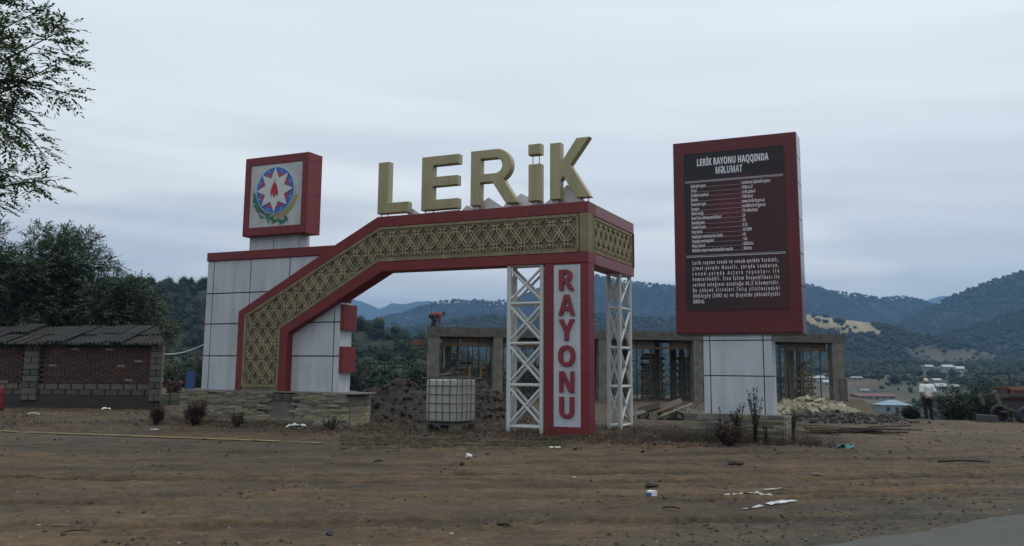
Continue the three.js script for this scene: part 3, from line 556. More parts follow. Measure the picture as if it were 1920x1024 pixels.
// ---------------------------------------------------------------- information board
{
  const B = thing('information_board', 'tall dark red information board printed with white text, on a white tiled pillar', 'information board', O2, TURN);
  const x0 = -2.64, x1 = 0.285, y0 = 2.47, y1 = 7.18, zf = -0.15, zb = -0.88;
  mesh('board_box', prism([[x0, y0], [x1, y0], [x1, y1], [x0, y1]], zb, zf, null, 0.015), M.redDark, B);
  const ys = [2.47, 3.55, 4.31, 5.13, 5.98, 6.61, 7.18];
  const sideM = mat(0.25, 0.17, 0.17, { roughness: 0.22, map: T.grime });
  for (let i = 0; i < 6; i++) mesh('side_panel', mbx(x1 - 0.01, x1 + 0.012, ys[i] + 0.012, ys[i + 1] - 0.012, zb + 0.03, zf - 0.03), sideM, B);
  for (const y of ys.slice(1, 6)) for (const [a0, a1] of [[x0 + 0.01, -2.37], [0.0, x1 - 0.01]]) mesh('panel_seam', mbx(a0, a1, y - 0.003, y + 0.003, zf - 0.02, zf + 0.0015), M.seam, B);
  mesh('base_plate', mbx(x0 + 0.03, x1 + 0.05, y0 - 0.035, y0 - 0.002, zb, zf - 0.03), M.concDark, B);
  // printed sheet
  const W = 1024, Hh = 1668, cv = document.createElement('canvas'); cv.width = W; cv.height = Hh; const c = cv.getContext('2d');
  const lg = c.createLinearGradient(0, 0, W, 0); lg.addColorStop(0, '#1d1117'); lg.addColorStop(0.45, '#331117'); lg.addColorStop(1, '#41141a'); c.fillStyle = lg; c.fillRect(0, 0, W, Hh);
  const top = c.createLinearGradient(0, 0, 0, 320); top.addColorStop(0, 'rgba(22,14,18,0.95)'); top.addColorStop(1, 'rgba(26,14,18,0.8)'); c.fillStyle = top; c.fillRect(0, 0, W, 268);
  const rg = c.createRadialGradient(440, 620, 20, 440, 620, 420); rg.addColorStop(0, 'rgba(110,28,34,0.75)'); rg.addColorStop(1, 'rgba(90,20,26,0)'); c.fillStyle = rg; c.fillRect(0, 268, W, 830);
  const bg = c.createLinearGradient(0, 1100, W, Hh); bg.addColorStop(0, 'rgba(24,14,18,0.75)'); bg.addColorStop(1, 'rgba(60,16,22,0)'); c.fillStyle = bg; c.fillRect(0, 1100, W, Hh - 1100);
  // condensed bold text; the schwa is an e turned over
  const flip = { 'ə': 'e', 'Ə': 'e' };
  function wid(s) { let w = 0; for (const ch of s) w += c.measureText(flip[ch] || ch).width; return w; }
  function put(s, x, y, size, sx, o = {}) {
    c.save(); c.font = `bold ${size}px sans-serif`; c.textBaseline = 'alphabetic'; c.fillStyle = o.col || '#d2ccce'; c.strokeStyle = c.fillStyle; c.lineWidth = size * 0.035;
    const n = [...s].length; let w = wid(s) * sx; let gap = 0; if (o.fit) { if (w > o.fit) { sx *= o.fit / w; w = o.fit; } else if (o.justify) { gap = (o.fit - w) / (n - 1); w = o.fit; } }
    c.translate(o.center ? x - w / 2 : x, y); let p = 0;
    for (const ch of s) {
      const q = flip[ch] || ch, cw = c.measureText(q).width * sx;
      c.save(); c.translate(p, 0); c.scale(sx * (ch === 'Ə' ? 1.15 : 1), 1);
      if (flip[ch]) { const hgt = size * (ch === 'Ə' ? 0.73 : 0.55); c.translate(c.measureText(q).width, -hgt); c.rotate(Math.PI); if (ch === 'Ə') c.scale(1, 1.32); c.fillText(q, 0, 0); c.strokeText(q, 0, 0); } else { c.fillText(ch, 0, 0); c.strokeText(ch, 0, 0); }
      c.restore(); p += cw + gap;
    }
    c.restore(); return w;
  }
  put('LERİK RAYONU HAQQINDA', 512 - 6, 136, 104, 0.56, { center: true, fit: 880, col: '#dcd9dc' }); put('MƏLUMAT', 470, 236, 104, 0.56, { center: true, fit: 350, col: '#c9c6ca' });
  const line = (y, th) => { c.fillStyle = '#b4aeb1'; c.fillRect(6, y, W - 12, th); };
  line(296, 8); line(310, 5); line(1094, 5); line(1106, 9);
  const rows = [['İqtisadi rayon', 'Lənkəran iqtisadi rayonu'], ['Tarixi', '1930-cu il'], ['İnzibati mərkəzi', 'Lerik şəhəri'], ['Ərazisi', '1084 km2'], ['İnternet saytı', 'www.lerik-ih.gov.az'], ['E-poçtu', 'mail@lerik-ih.gov.az'], ['Əhali sıxlığı', '70 nəfər/km2'], ['Ərazi icra nümayəndəlikləri', '29'], ['Bələdiyyələr', '29'], ['Telefon kodu', '0 25'], ['Poçt kodu', 'AZ 4300'], ['Nəqliyyat vasitələrinin kodu', '43'], ['Yaşayış məntəqələri', '162'], ['Meşə sahəsi', '46320 ha'], ['Bakıdan rayon mərkəzinədək məsafə', '365 km']];
  rows.forEach(([l, r], i) => { const y = 368 + i * 49.3; const w = put(l, 66, y, 46, 0.52, { fit: 470 }); c.fillStyle = '#a9a2a6'; for (let x = 70 + w; x < 582; x += 8) c.fillRect(x, y - 4, 5, 5); put(': ' + r, 588, y, 46, 0.52, { fit: 400 }); });
  ['Lerik rayonu cənub və cənub-qərbdə Yardımlı,', 'şimal-şərqdə Masallı, şərqdə Lənkəran,', 'cənub-şərqdə Astara rayonları ilə', 'həmsərhəddir. İran İslam Respublikası ilə', 'sərhəd zolağının uzunluğu 49,5 kilometrdir.', 'Ən yüksək zirvələri Talış silsiləsindəki', 'Kömürgöy (2493 m) və Qızyurdu yüksəkliyidir'].forEach((s, i) => put(s, 66, 1192 + i * 58, 54, 0.52, { fit: 880, justify: true }));
  put('(2433 m).', 66, 1192 + 7 * 58, 54, 0.52);
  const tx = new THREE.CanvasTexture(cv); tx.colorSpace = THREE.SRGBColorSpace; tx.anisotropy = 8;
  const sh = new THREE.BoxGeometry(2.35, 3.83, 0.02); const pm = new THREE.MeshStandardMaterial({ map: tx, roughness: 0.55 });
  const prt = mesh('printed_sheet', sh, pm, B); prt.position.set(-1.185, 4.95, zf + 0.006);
  { const u = sh.attributes.uv; for (let i = 0; i < u.count; i++) if (sh.attributes.normal.getZ(i) < 0.5) u.setXY(i, 0.01, 0.9); }
  { const L = [mbx(-2.375, 0.005, 3.02, 3.033, zf - 0.005, zf + 0.022), mbx(-2.375, 0.005, 6.867, 6.88, zf - 0.005, zf + 0.022), mbx(-2.375, -2.362, 3.034, 6.866, zf - 0.005, zf + 0.022), mbx(-0.008, 0.005, 3.034, 6.866, zf - 0.005, zf + 0.022)]; mesh('sheet_trim', merge(L), mat(0.07, 0.012, 0.015, { roughness: 0.4 }), B); }
  // white pillar
  const pf = -0.24, pb = -0.80, px = [-2.01, -1.855, -0.62, -0.43], py = [0.60, 1.48, 2.31, 2.435];
  mesh('pillar_core', mbx(px[0] + 0.03, px[3] - 0.03, 0.55, 2.45, pb + 0.03, pf - 0.03), M.seam, B);
  for (let i = 0; i < 3; i++) for (let j = 0; j < 3; j++) mesh('tile', prism([[px[i] + (i ? 0.012 : 0), py[j] + (j ? 0.012 : 0)], [px[i + 1] - (i < 2 ? 0.012 : 0), py[j] + (j ? 0.012 : 0)], [px[i + 1] - (i < 2 ? 0.012 : 0), py[j + 1] - (j < 2 ? 0.012 : 0)], [px[i] + (i ? 0.012 : 0), py[j + 1] - (j < 2 ? 0.012 : 0)]], pf - 0.028, pf + rr(-0.002, 0.002), null, 0.003), M.white, B);
  for (let j = 0; j < 3; j++) mesh('tile', mbx(px[3] - 0.028, px[3], py[j] + (j ? 0.012 : 0), py[j + 1] - (j < 2 ? 0.012 : 0), pb + 0.01, pf - 0.031), M.white, B);
}

// ---------------------------------------------------------------- unfinished concrete building behind
const BY = -0.30, bL = at(803, 613, 48), bR = at(1585, 628, 54.7), bTurn = -Math.atan2(bR.z - bL.z, bR.x - bL.x), bLen = Math.hypot(bR.x - bL.x, bR.z - bL.z);
const bO = V(bL.x, BY, bL.z), bu = V(Math.cos(bTurn), 0, -Math.sin(bTurn)), bw = V(Math.sin(bTurn), 0, Math.cos(bTurn));
const bx_ = (px, w = 0) => { const d = rayDir(px, 690), t = (bO.clone().sub(V(0, EYE, 0)).dot(bw) + w) / d.dot(bw); return V(0, EYE, 0).addScaledVector(d, t).sub(bO).dot(bu); };
const bPt = (u, v, w) => bO.clone().addScaledVector(bu, u).addScaledVector(bw, w).add(V(0, v, 0));
{
  const g = thing('unfinished_building', 'unfinished concrete frame building with flat roof slab on props behind the arch', 'building', bO, bTurn);
  const TOP = 4.1, SOF = 3.58, DEP = -5.6, SK = 1.2;
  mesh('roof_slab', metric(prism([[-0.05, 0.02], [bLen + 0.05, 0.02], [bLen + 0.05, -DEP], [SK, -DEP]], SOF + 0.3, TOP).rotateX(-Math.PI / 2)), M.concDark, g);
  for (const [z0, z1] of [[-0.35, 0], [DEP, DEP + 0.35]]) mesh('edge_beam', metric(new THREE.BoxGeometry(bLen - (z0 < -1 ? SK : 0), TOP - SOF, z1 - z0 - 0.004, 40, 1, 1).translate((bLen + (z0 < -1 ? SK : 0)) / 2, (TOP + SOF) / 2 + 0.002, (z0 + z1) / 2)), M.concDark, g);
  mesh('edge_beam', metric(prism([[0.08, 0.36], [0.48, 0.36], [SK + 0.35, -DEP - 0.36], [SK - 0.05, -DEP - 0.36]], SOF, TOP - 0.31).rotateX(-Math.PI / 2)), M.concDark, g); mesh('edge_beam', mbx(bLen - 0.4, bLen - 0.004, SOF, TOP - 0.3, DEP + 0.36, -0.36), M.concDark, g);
  for (const a of [[803, 824], [925, 943], [1123, 1141], [1301, 1318], [1562, 1585]]) { const u0 = bx_(a[0]), u1 = bx_(a[1]); mesh('column', mbx(u0 + 0.01, u1 - 0.01, -0.4, SOF, -0.48, -0.03), M.conc, g); }
  for (const u of [2.1, 5.4, 9.2, 11.5, 13.6, 15.9, 18.3, 20.4, bLen - 0.7]) mesh('column', mbx(u - 0.19, u + 0.19, -0.4, SOF, DEP + 0.02, DEP + 0.4), M.conc, g);
  // timber under the slab and steel props
  for (let u = 0.9, i = 0; u < bLen - 1.0; u += 1.06, i++) { if (i % 7 === 5) continue; const b = mesh('formwork_board', mbx(-0.5, 0.5, -0.17, 0.17, -0.02, 0.02), i % 3 === 1 ? M.wood : M.woodGrey, g); b.position.set(u + 0.5, SOF - 0.20 + rr(-0.02, 0.02), -0.62); b.rotation.set(rr(-0.06, 0.06), 0, rr(-0.02, 0.02)); }
  for (let i = 0; i < 6; i++) mesh('formwork_beam', mbx(0.5 + i * bLen / 6, 0.3 + (i + 1) * bLen / 6, SOF - 0.52, SOF - 0.40, -0.72, -0.60), M.wood, g);
  mesh('formwork_board', mbx(-0.75, -0.02, 3.1, 3.42, -0.7, -0.66), M.wood, g); mesh('formwork_board', mbx(-0.7, 0.1, 2.95, 3.02, -0.6, -0.5), M.wood, g);
  const pr = r2 => { for (let u = 0.9 + rnd() * 0.3; u < bLen - 0.8; u += rr(0.55, 0.9)) { const l = rr(-0.05, 0.05), z = r2 + rr(-0.25, 0.25), p = mesh('prop', bar(V(u, -0.3, z), V(u + l, SOF + (r2 < -1 ? 0.28 : -0.05), z), 0.036, 0.03, 6), rnd() < 0.3 ? M.wood : rnd() < 0.5 ? M.woodDark : M.iron, g); } };
  pr(-0.9); pr(-3.4);
  for (const [a, b2] of [[928, 943], [884, 887], [905, 909]]) { const u = bx_(a); mesh('timber_prop', beamBox(V(u, -0.2, -0.7), V(bx_(b2), 2.0, -0.9), 0.13, 0.07), M.woodOrange, g); }
  // stacked-block infill walls
  const bv = [0, 1, 2].map(i => roughBox(i + 40, 0.05, 1));
  const infill = (px0, px1, h0, z) => { const u0 = bx_(px0, z), u1 = bx_(px1, z); let y = -0.2, k = 0; while (y < h0) { let u = u0 + (k % 2 ? -0.18 : 0); while (u < u1) { if (!(y > h0 - 0.5 && rnd() < 0.35)) { const b = mesh('block', bv[Math.floor(rnd() * 3)], [M.block, M.stone[3], M.stone[2]][Math.floor(rnd() * 3)], g); b.position.set(u + 0.2, y + 0.1, z); b.scale.set(0.40, 0.19, 0.22); } u += 0.42; } y += 0.205; k++; } };
  infill(827, 888, 2.25, -5.1); infill(908, 924, 2.25, -5.1); infill(958, 1012, 2.1, -5.1); infill(1206, 1238, 2.7, -5.1); infill(1272, 1300, 2.6, -5.1); infill(1497, 1520, 2.3, -4.6);
  for (let i = 0; i < 4; i++) { const s = mesh('end_wall_panel', mbx(-0.55, 0.55, -0.2, SOF - 0.1, -0.06, 0.06), M.block, g); s.position.set([bx_(1470, -5.5), bx_(1486, -5.8), bx_(1247, -6), bx_(1262, -6.3), bLen - 0.9][i], 0, [-4.6, -5, -4.7, -5, -4][i]); s.rotation.y = i === 4 ? Math.PI / 2 : 0; s.scale.x = 0.3; }
  for (const [u, h] of [[0.18, 1.0], [0.3, 0.5], [bLen - 0.3, 0.35], [9.2, 0.3]]) mesh('rebar', bar(V(u, TOP - 0.05, -0.2), V(u + 0.02, TOP + h, -0.22), 0.022, 0.018, 5), M.iron, g);
  mesh('patch_panel', mbx(bx_(1573), bLen - 0.02, -0.3, 1.35, -0.03, 0.012), M.concDark, g);
}

// ---------------------------------------------------------------- people: one surface from a smooth union of tapered capsules
function surfaceNet(sdf, lo, hi, cell) {
  const nx = Math.ceil((hi[0] - lo[0]) / cell), ny = Math.ceil((hi[1] - lo[1]) / cell), nz = Math.ceil((hi[2] - lo[2]) / cell), ix = (i, j, k) => (k * (ny + 1) + j) * (nx + 1) + i;
  const F = new Float32Array((nx + 1) * (ny + 1) * (nz + 1)); for (let k = 0; k <= nz; k++) for (let j = 0; j <= ny; j++) for (let i = 0; i <= nx; i++) F[ix(i, j, k)] = sdf(lo[0] + i * cell, lo[1] + j * cell, lo[2] + k * cell);
  const id = new Int32Array(nx * ny * nz).fill(-1), P = [], cx = (i, j, k) => (k * ny + j) * nx + i, T3 = [];
  for (let k = 0; k < nz; k++) for (let j = 0; j < ny; j++) for (let i = 0; i < nx; i++) {
    let x = 0, y = 0, z = 0, c = 0; const v = (a, b, d) => F[ix(i + a, j + b, k + d)];
    for (let e = 0; e < 12; e++) { const ax = e >> 2, q = e & 3, a = [0, 0, 0], b = [0, 0, 0], o1 = (ax + 1) % 3, o2 = (ax + 2) % 3; a[o1] = b[o1] = q & 1; a[o2] = b[o2] = q >> 1; b[ax] = 1; const fa = v(...a), fb = v(...b); if ((fa < 0) !== (fb < 0)) { const t = fa / (fa - fb); x += a[0] + (b[0] - a[0]) * t; y += a[1] + (b[1] - a[1]) * t; z += a[2] + (b[2] - a[2]) * t; c++; } }
    if (c) { id[cx(i, j, k)] = P.length / 3; P.push(lo[0] + (i + x / c) * cell, lo[1] + (j + y / c) * cell, lo[2] + (k + z / c) * cell); }
  }
  for (let k = 1; k < nz; k++) for (let j = 1; j < ny; j++) for (let i = 1; i < nx; i++) {
    const f0 = F[ix(i, j, k)] < 0, quad = (a, b, c, d, fl) => { if (fl) T3.push(a, b, c, a, c, d); else T3.push(a, c, b, a, d, c); };
    if (f0 !== F[ix(i + 1, j, k)] < 0) quad(id[cx(i, j - 1, k - 1)], id[cx(i, j, k - 1)], id[cx(i, j, k)], id[cx(i, j - 1, k)], f0);
    if (f0 !== F[ix(i, j + 1, k)] < 0) quad(id[cx(i - 1, j, k - 1)], id[cx(i - 1, j, k)], id[cx(i, j, k)], id[cx(i, j, k - 1)], f0);
    if (f0 !== F[ix(i, j, k + 1)] < 0) quad(id[cx(i - 1, j - 1, k)], id[cx(i, j - 1, k)], id[cx(i, j, k)], id[cx(i - 1, j, k)], f0);
  }
  const g = new THREE.BufferGeometry(); g.setAttribute('position', new THREE.Float32BufferAttribute(P, 3)); g.setIndex(T3.filter((_, q) => true)); g.computeVertexNormals(); g.setAttribute('uv', new THREE.Float32BufferAttribute(new Float32Array(P.length / 3 * 2), 2)); return g;
}
const cap = (x, y, z, c) => { const [a, b, r1, r2] = c, dx = b[0] - a[0], dy = b[1] - a[1], dz = b[2] - a[2], t = Math.min(1, Math.max(0, ((x - a[0]) * dx + (y - a[1]) * dy + (z - a[2]) * dz) / (dx * dx + dy * dy + dz * dz + 1e-9))); return Math.hypot(x - a[0] - dx * t, y - a[1] - dy * t, z - a[2] - dz * t) - (r1 + (r2 - r1) * t); };
const smin = (a, b, k) => { const h = Math.max(k - Math.abs(a - b), 0) / k; return Math.min(a, b) - h * h * k * 0.25; };
const field = (L, k) => (x, y, z) => { let d = 9; for (const c of L) d = smin(d, cap(x, y, z, c), k); return d; };
const lerp3 = (a, b, t) => a.map((v, i) => v + (b[i] - v) * t);
function handCaps(w, dir, side, curl) { // palm and five fingers: w wrist, dir to the knuckles, side towards the thumb, curl towards the palm
  const n = v => { const l = Math.hypot(...v); return v.map(q => q / l); }, D = n(dir), S = n(side), C = n(curl), add = (p, a, x, b, y, c, z) => p.map((v, i) => v + a[i] * x + b[i] * y + c[i] * z), L = [];
  L.push([add(w, D, 0.01, S, 0.018, C, 0), add(w, D, 0.085, S, 0.026, C, 0), 0.022, 0.016], [add(w, D, 0.01, S, -0.014, C, 0), add(w, D, 0.08, S, -0.026, C, 0), 0.022, 0.015]);
  [[0.028, 0.07], [0.010, 0.08], [-0.009, 0.074], [-0.027, 0.058]].forEach(([s, l]) => { const k = add(w, D, 0.088, S, s, C, 0), m = add(k, D, l * 0.5, S, 0, C, l * 0.12), e = add(m, D, l * 0.32, S, 0, C, l * 0.40); L.push([k, m, 0.0105, 0.0095], [m, e, 0.0095, 0.008]); });
  const tb = add(w, D, 0.025, S, 0.034, C, 0.004), tm = add(tb, D, 0.03, S, 0.028, C, 0.01), te = add(tm, D, 0.03, S, 0.006, C, 0.012); L.push([tb, tm, 0.014, 0.011], [tm, te, 0.011, 0.009]); return L;
}
function figure(label, pos, turn, J, look) {
  const g = thing('person', label, 'person', pos, turn), { pelvis, chest, neck, head, sh, el, wr, hip, kn, an, hd } = J;
  const torso = [[pelvis, lerp3(pelvis, chest, 0.5), 0.135, 0.13], [lerp3(pelvis, chest, 0.5), chest, 0.13, 0.15], [sh[0], sh[1], 0.07, 0.07], [hip[0], hip[1], 0.115, 0.115]];
  const neckC = [[lerp3(chest, neck, 0.6), lerp3(neck, head, 0.4), 0.062, 0.055]];
  const arms = [0, 1].flatMap(i => [[sh[i], el[i], 0.060, 0.045], [el[i], wr[i], 0.044, 0.029]]);
  const legs = [0, 1].flatMap(i => [[hip[i], kn[i], 0.092, 0.062], [kn[i], an[i], 0.06, 0.042]]);
  const fz = J.face, up = J.up || [0, 1, 0];
  const hc = [[head, lerp3(head, head.map((v, i) => v + up[i]), 0.035), 0.088, 0.090], [head.map((v, i) => v + fz[i] * 0.035 - up[i] * 0.055), head.map((v, i) => v + fz[i] * 0.05 - up[i] * 0.085), 0.062, 0.042], [head.map((v, i) => v + fz[i] * 0.088 + up[i] * 0.012), head.map((v, i) => v + fz[i] * 0.112 - up[i] * 0.025), 0.010, 0.014]];
  const sd = [fz[1] * up[2] - fz[2] * up[1], fz[2] * up[0] - fz[0] * up[2], fz[0] * up[1] - fz[1] * up[0]];
  for (const s of [-1, 1]) { hc.push([head.map((v, i) => v + s * sd[i] * 0.09 + up[i] * 0.02), head.map((v, i) => v + s * sd[i] * 0.093 - up[i] * 0.028), 0.016, 0.012]); }
  const body = [...torso, ...neckC, ...arms, ...legs], lo = [9, -0.02, 9], hi = [-9, 0, -9];
  for (const c of body) for (const q of [c[0], c[1]]) for (let i = 0; i < 3; i++) { if (i !== 1) lo[i] = Math.min(lo[i], q[i] - 0.24); hi[i] = Math.max(hi[i], q[i] + 0.24); }
  const parts = [surfaceNet((x, y, z) => smin(field(body, 0.05)(x, y, z), field(hc.slice(0, 2), 0.03)(x, y, z), 0.03), lo, hi, 0.018)];
  const bb = (L, p) => { let a = [9, 9, 9], b = [-9, -9, -9]; for (const c of L) for (const q of [c[0], c[1]]) for (let i = 0; i < 3; i++) { a[i] = Math.min(a[i], q[i] - p); b[i] = Math.max(b[i], q[i] + p); } return [a, b]; };
  for (const h of [0, 1]) { const L = handCaps(wr[h], hd[h].dir, hd[h].side, hd[h].curl); parts.push(surfaceNet(field(L, 0.008), ...bb(L, 0.03), 0.0045)); }
  parts.push(surfaceNet(field(hc, 0.02), ...bb(hc, 0.12), 0.006));
  mesh('body', merge(parts), M.skin, g);
  const cloth = (L, k, pad, cut, cell = 0.018) => surfaceNet((x, y, z) => { let d = field(L, k)(x, y, z) - pad(x, y, z); for (const c of cut) d = Math.max(d, c(x, y, z)); return d; }, lo, hi, cell);
  const sleeve = [0, 1].map(i => [sh[i], lerp3(sh[i], el[i], look.sleeve), 0.068, 0.066]);
  const fold = (x, y, z) => 0.024 + 0.010 * N3(x * 9, y * 7, z * 9);
  mesh('shirt', cloth([...torso, ...sleeve], 0.06, fold, look.shirtCut), look.shirt, g);
  mesh('trousers', cloth([...legs, [hip[0], hip[1], 0.115, 0.115]], 0.05, (x, y, z) => 0.020 + 0.008 * N3(x * 8, y * 6, z * 8), look.trouserCut), M.trouser, g);
  for (const i of [0, 1]) { const f = J.foot[i], a = an[i]; const L = [[[a[0], 0.045, a[2]], [a[0] + f[0] * 0.17, 0.035, a[2] + f[2] * 0.17], 0.052, 0.042]]; mesh('shoe', surfaceNet((x, y, z) => Math.max(field(L, 0.01)(x, y, z), -y), ...bb(L, 0.08), 0.01), M.shoe, g); }
  const e = hc.slice(0, 1).map(c => [c[0].map((v, i) => v + up[i] * 0.022 - fz[i] * 0.012), c[1].map((v, i) => v + up[i] * 0.02 - fz[i] * 0.012), 0.096, 0.093]);
  mesh(look.capName, surfaceNet((x, y, z) => { const h = (x - head[0]) * up[0] + (y - head[1]) * up[1] + (z - head[2]) * up[2], f = (x - head[0]) * fz[0] + (y - head[1]) * fz[1] + (z - head[2]) * fz[2]; return Math.max(field(e, 0.01)(x, y, z), -(h - look.capLow - f * 0.35)); }, ...bb(e, 0.14), 0.007), look.capMat, g);
  if (look.capName !== 'hair') { const e2 = e.map(c => [c[0], c[1], 0.0935, 0.09]); mesh('hair', surfaceNet((x, y, z) => { const h = (y - head[1]), f = (z - head[2]) * fz[2]; return Math.max(field(e2, 0.01)(x, y, z), h - 0.03, -(h + 0.065), f - 0.02); }, ...bb(e2, 0.13), 0.007), M.woodGrey, g); }
  return g;
}
{ // man seen from behind, hands clasped at the small of his back
  const p = at(1741, 783, 36.5); p.y = groundH(p.x, p.z) ;
  const J = { pelvis: [0, 0.96, 0], chest: [0, 1.30, 0.0], neck: [0, 1.44, -0.01], head: [-0.01, 1.585, -0.035], face: [0, 0, -1], up: [0, 1, 0],
    sh: [[-0.205, 1.385, 0], [0.205, 1.385, 0]], el: [[-0.29, 1.11, 0.10], [0.29, 1.11, 0.10]], wr: [[-0.085, 0.955, 0.205], [0.085, 0.945, 0.20]], hip: [[-0.09, 0.92, 0], [0.09, 0.92, 0]], kn: [[-0.10, 0.49, -0.01], [0.12, 0.49, -0.01]], an: [[-0.10, 0.085, 0.03], [0.14, 0.085, 0.03]], foot: [[-0.15, 0, -1], [0.2, 0, -1]],
    hd: [{ dir: [1, -0.35, 0.15], side: [0.1, 1, 0.2], curl: [0, -0.2, 1] }, { dir: [-1, -0.2, 0.28], side: [-0.1, 1, 0.2], curl: [0, 0.2, 1] }] };
  figure('man in a white shirt and dark trousers seen from behind, hands clasped', p, 0.05, J, { sleeve: 0.72, shirt: M.shirtWhite, shirtCut: [(x, y) => 0.90 - y, (x, y, z) => y - 1.49, (x, y, z) => Math.abs(x) > 0.17 ? (1.15 - y) : -1], trouserCut: [(x, y) => y - 0.98, (x, y) => 0.07 - y], capName: 'cap', capMat: M.cap, capLow: 0.035 });
}
{ // worker bent double on the roof
  const u = bx_(818), p = bPt(u, 4.1, -0.75);
  const J = { pelvis: [-0.18, 0.66, 0], chest: [0.20, 0.70, 0], neck: [0.33, 0.72, 0], head: [0.47, 0.745, 0], face: [0.75, -0.66, 0], up: [0.66, 0.75, 0],
    sh: [[0.24, 0.66, -0.17], [0.24, 0.66, 0.17]], el: [[0.27, 0.38, -0.19], [0.24, 0.38, 0.19]], wr: [[0.30, 0.16, -0.13], [0.26, 0.16, 0.14]], hip: [[-0.20, 0.62, -0.09], [-0.20, 0.62, 0.09]], kn: [[-0.02, 0.37, -0.14], [0.0, 0.36, 0.15]], an: [[-0.14, 0.085, -0.12], [-0.08, 0.085, 0.13]], foot: [[1, 0, -0.1], [1, 0, 0.1]],
    hd: [{ dir: [0.25, -1, 0], side: [0.9, 0.2, 0.2], curl: [-0.3, 0, 1] }, { dir: [0.25, -1, 0], side: [0.9, 0.2, -0.2], curl: [-0.3, 0, -1] }] };
  figure('worker in a red shirt bending over on the roof slab', p, bTurn, J, { sleeve: 0.8, shirt: M.shirtRed, shirtCut: [(x, y) => -0.13 - x, (x, y) => x - 0.36], trouserCut: [(x, y) => x - 0.1 - (y < 0.5 ? 0.3 : 0), (x, y) => 0.07 - y], capName: 'hair', capMat: M.hair, capLow: 0.0 });
}

// ---------------------------------------------------------------- caged water tank
{
  const p = at(845, 795, 23.2); p.y = 0.0;
  const a = -25 * Math.PI / 180; // long face turned towards us
  const g = thing('water_tank', 'grimy white plastic water tank in a steel bar cage beside the earth heap', 'water tank', p, a);
  // near vertical edge stands at +x/+z corner of the long side
  const W = 1.04, Dp = 1.24, H0 = 0.22, H1 = 1.34;
  const tankShape = (() => { const g2 = new THREE.BoxGeometry(W - 0.06, H1 - H0 - 0.04, Dp - 0.06, 12, 12, 12), q = g2.attributes.position; for (let i = 0; i < q.count; i++) { const x = q.getX(i) / W, y = q.getY(i) / (H1 - H0), z = q.getZ(i) / Dp; const b = 1 - 0.9 * Math.max(0, Math.abs(x) + Math.abs(z) - 0.82) - 0.5 * Math.max(0, Math.abs(y) + Math.max(Math.abs(x), Math.abs(z)) - 0.88), k = b + 0.015 * N3(x * 6, y * 6, z * 6); q.setXYZ(i, q.getX(i) * k, q.getY(i) * (1 - 0.35 * Math.max(0, Math.abs(y) + Math.max(Math.abs(x), Math.abs(z)) - 0.9)) - 0.02 * (y > 0.4 ? 1 - 4 * x * x : 0), q.getZ(i) * k); } g2.computeVertexNormals(); return metric(g2); })();
  mesh('container', tankShape.translate(0, (H0 + H1) / 2, 0), M.tank, g);
  mesh('lid', new THREE.CylinderGeometry(0.09, 0.1, 0.05, 16).translate(0.08, H1 - 0.01, 0.1), M.plastic, g);
  const hw = W / 2, hd = Dp / 2, r = 0.011;
  const sag = y => 0;
  for (let i = 0; i <= 5; i++) { const x = -hw + W * i / 5, z = -hd + Dp * i / 5, j = rr(-0.02, 0.02); for (const s of [-1, 1]) { mesh('cage_bar', tube([V(x, H0, s * hd), V(x + j, mix(H0, H1, 0.55), s * (hd + 0.012)), V(x + j * 0.3, H1, s * hd)], r, 8), M.cage, g); if (i && i < 5) mesh('cage_bar', tube([V(s * hw, H0, z), V(s * (hw + 0.012), mix(H0, H1, 0.5), z + j), V(s * hw, H1, z)], r, 8), M.cage, g); } }
  for (let k = 0; k <= 5; k++) { const y = k === 5 ? H1 + 0.004 : H0 + 0.05 + (H1 - H0) * k / 5.05, q = k === 5 ? 0.017 : r, o = 0.016; const c = [V(-hw - o, y, -hd - o), V(hw + o, y, -hd - o), V(hw + o, y, hd + o), V(-hw - o, y, hd + o)]; for (let i = 0; i < 4; i++) mesh('cage_bar', bar(c[i], c[(i + 1) % 4], q, q, 7), M.cage, g); }
  for (const z of [-0.2, 0.25]) mesh('top_bar', beamBox(V(-hw - 0.08, H1 + 0.022, z), V(hw + 0.08, H1 + 0.03, z + 0.05), 0.05, 0.02), M.cage, g);
  mesh('pallet_frame', merge([mbx(-hw, hw, H0 - 0.045, H0 - 0.003, -hd, hd)]), M.cage, g);
  for (const [x, z] of [[-hw + 0.1, hd - 0.1], [hw - 0.1, hd - 0.1], [hw - 0.1, -hd + 0.1], [-hw + 0.1, -hd + 0.1], [0, 0]]) mesh('support_block', metric(roughBox(x * 9 + z, 0.05, 1).scale(0.22, 0.22, 0.34).translate(x, H0 - 0.155, z)), M.block, g);
  mesh('loose_bar', bar(V(-0.05, 0.17, hd + 0.05), V(0.3, 0.03, hd + 0.25), 0.012), M.cage, g);
  const junk = thing('scrap_heap', 'small heap of broken branches and boards lying on the water tank', 'scrap', loc(V(p.x, H1 + 0.03, p.z), 0, 0, 0), a);
  for (let i = 0; i < 9; i++) { const b = mesh(i % 3 ? 'stick' : 'board', i % 3 ? bar(V(-0.25, 0, 0), V(0.25, 0.05, 0.02), 0.012, 0.008, 5) : mbx(-0.13, 0.13, -0.012, 0.012, -0.05, 0.05), i % 2 ? M.woodDark : M.woodGrey, junk); b.position.set(rr(-0.25, 0.2), 0.02 + 0.02 * i * 0.5, rr(-0.3, 0.1)); b.rotation.set(rr(-0.2, 0.2), rr(0, 3), rr(-0.1, 0.5)); }
}

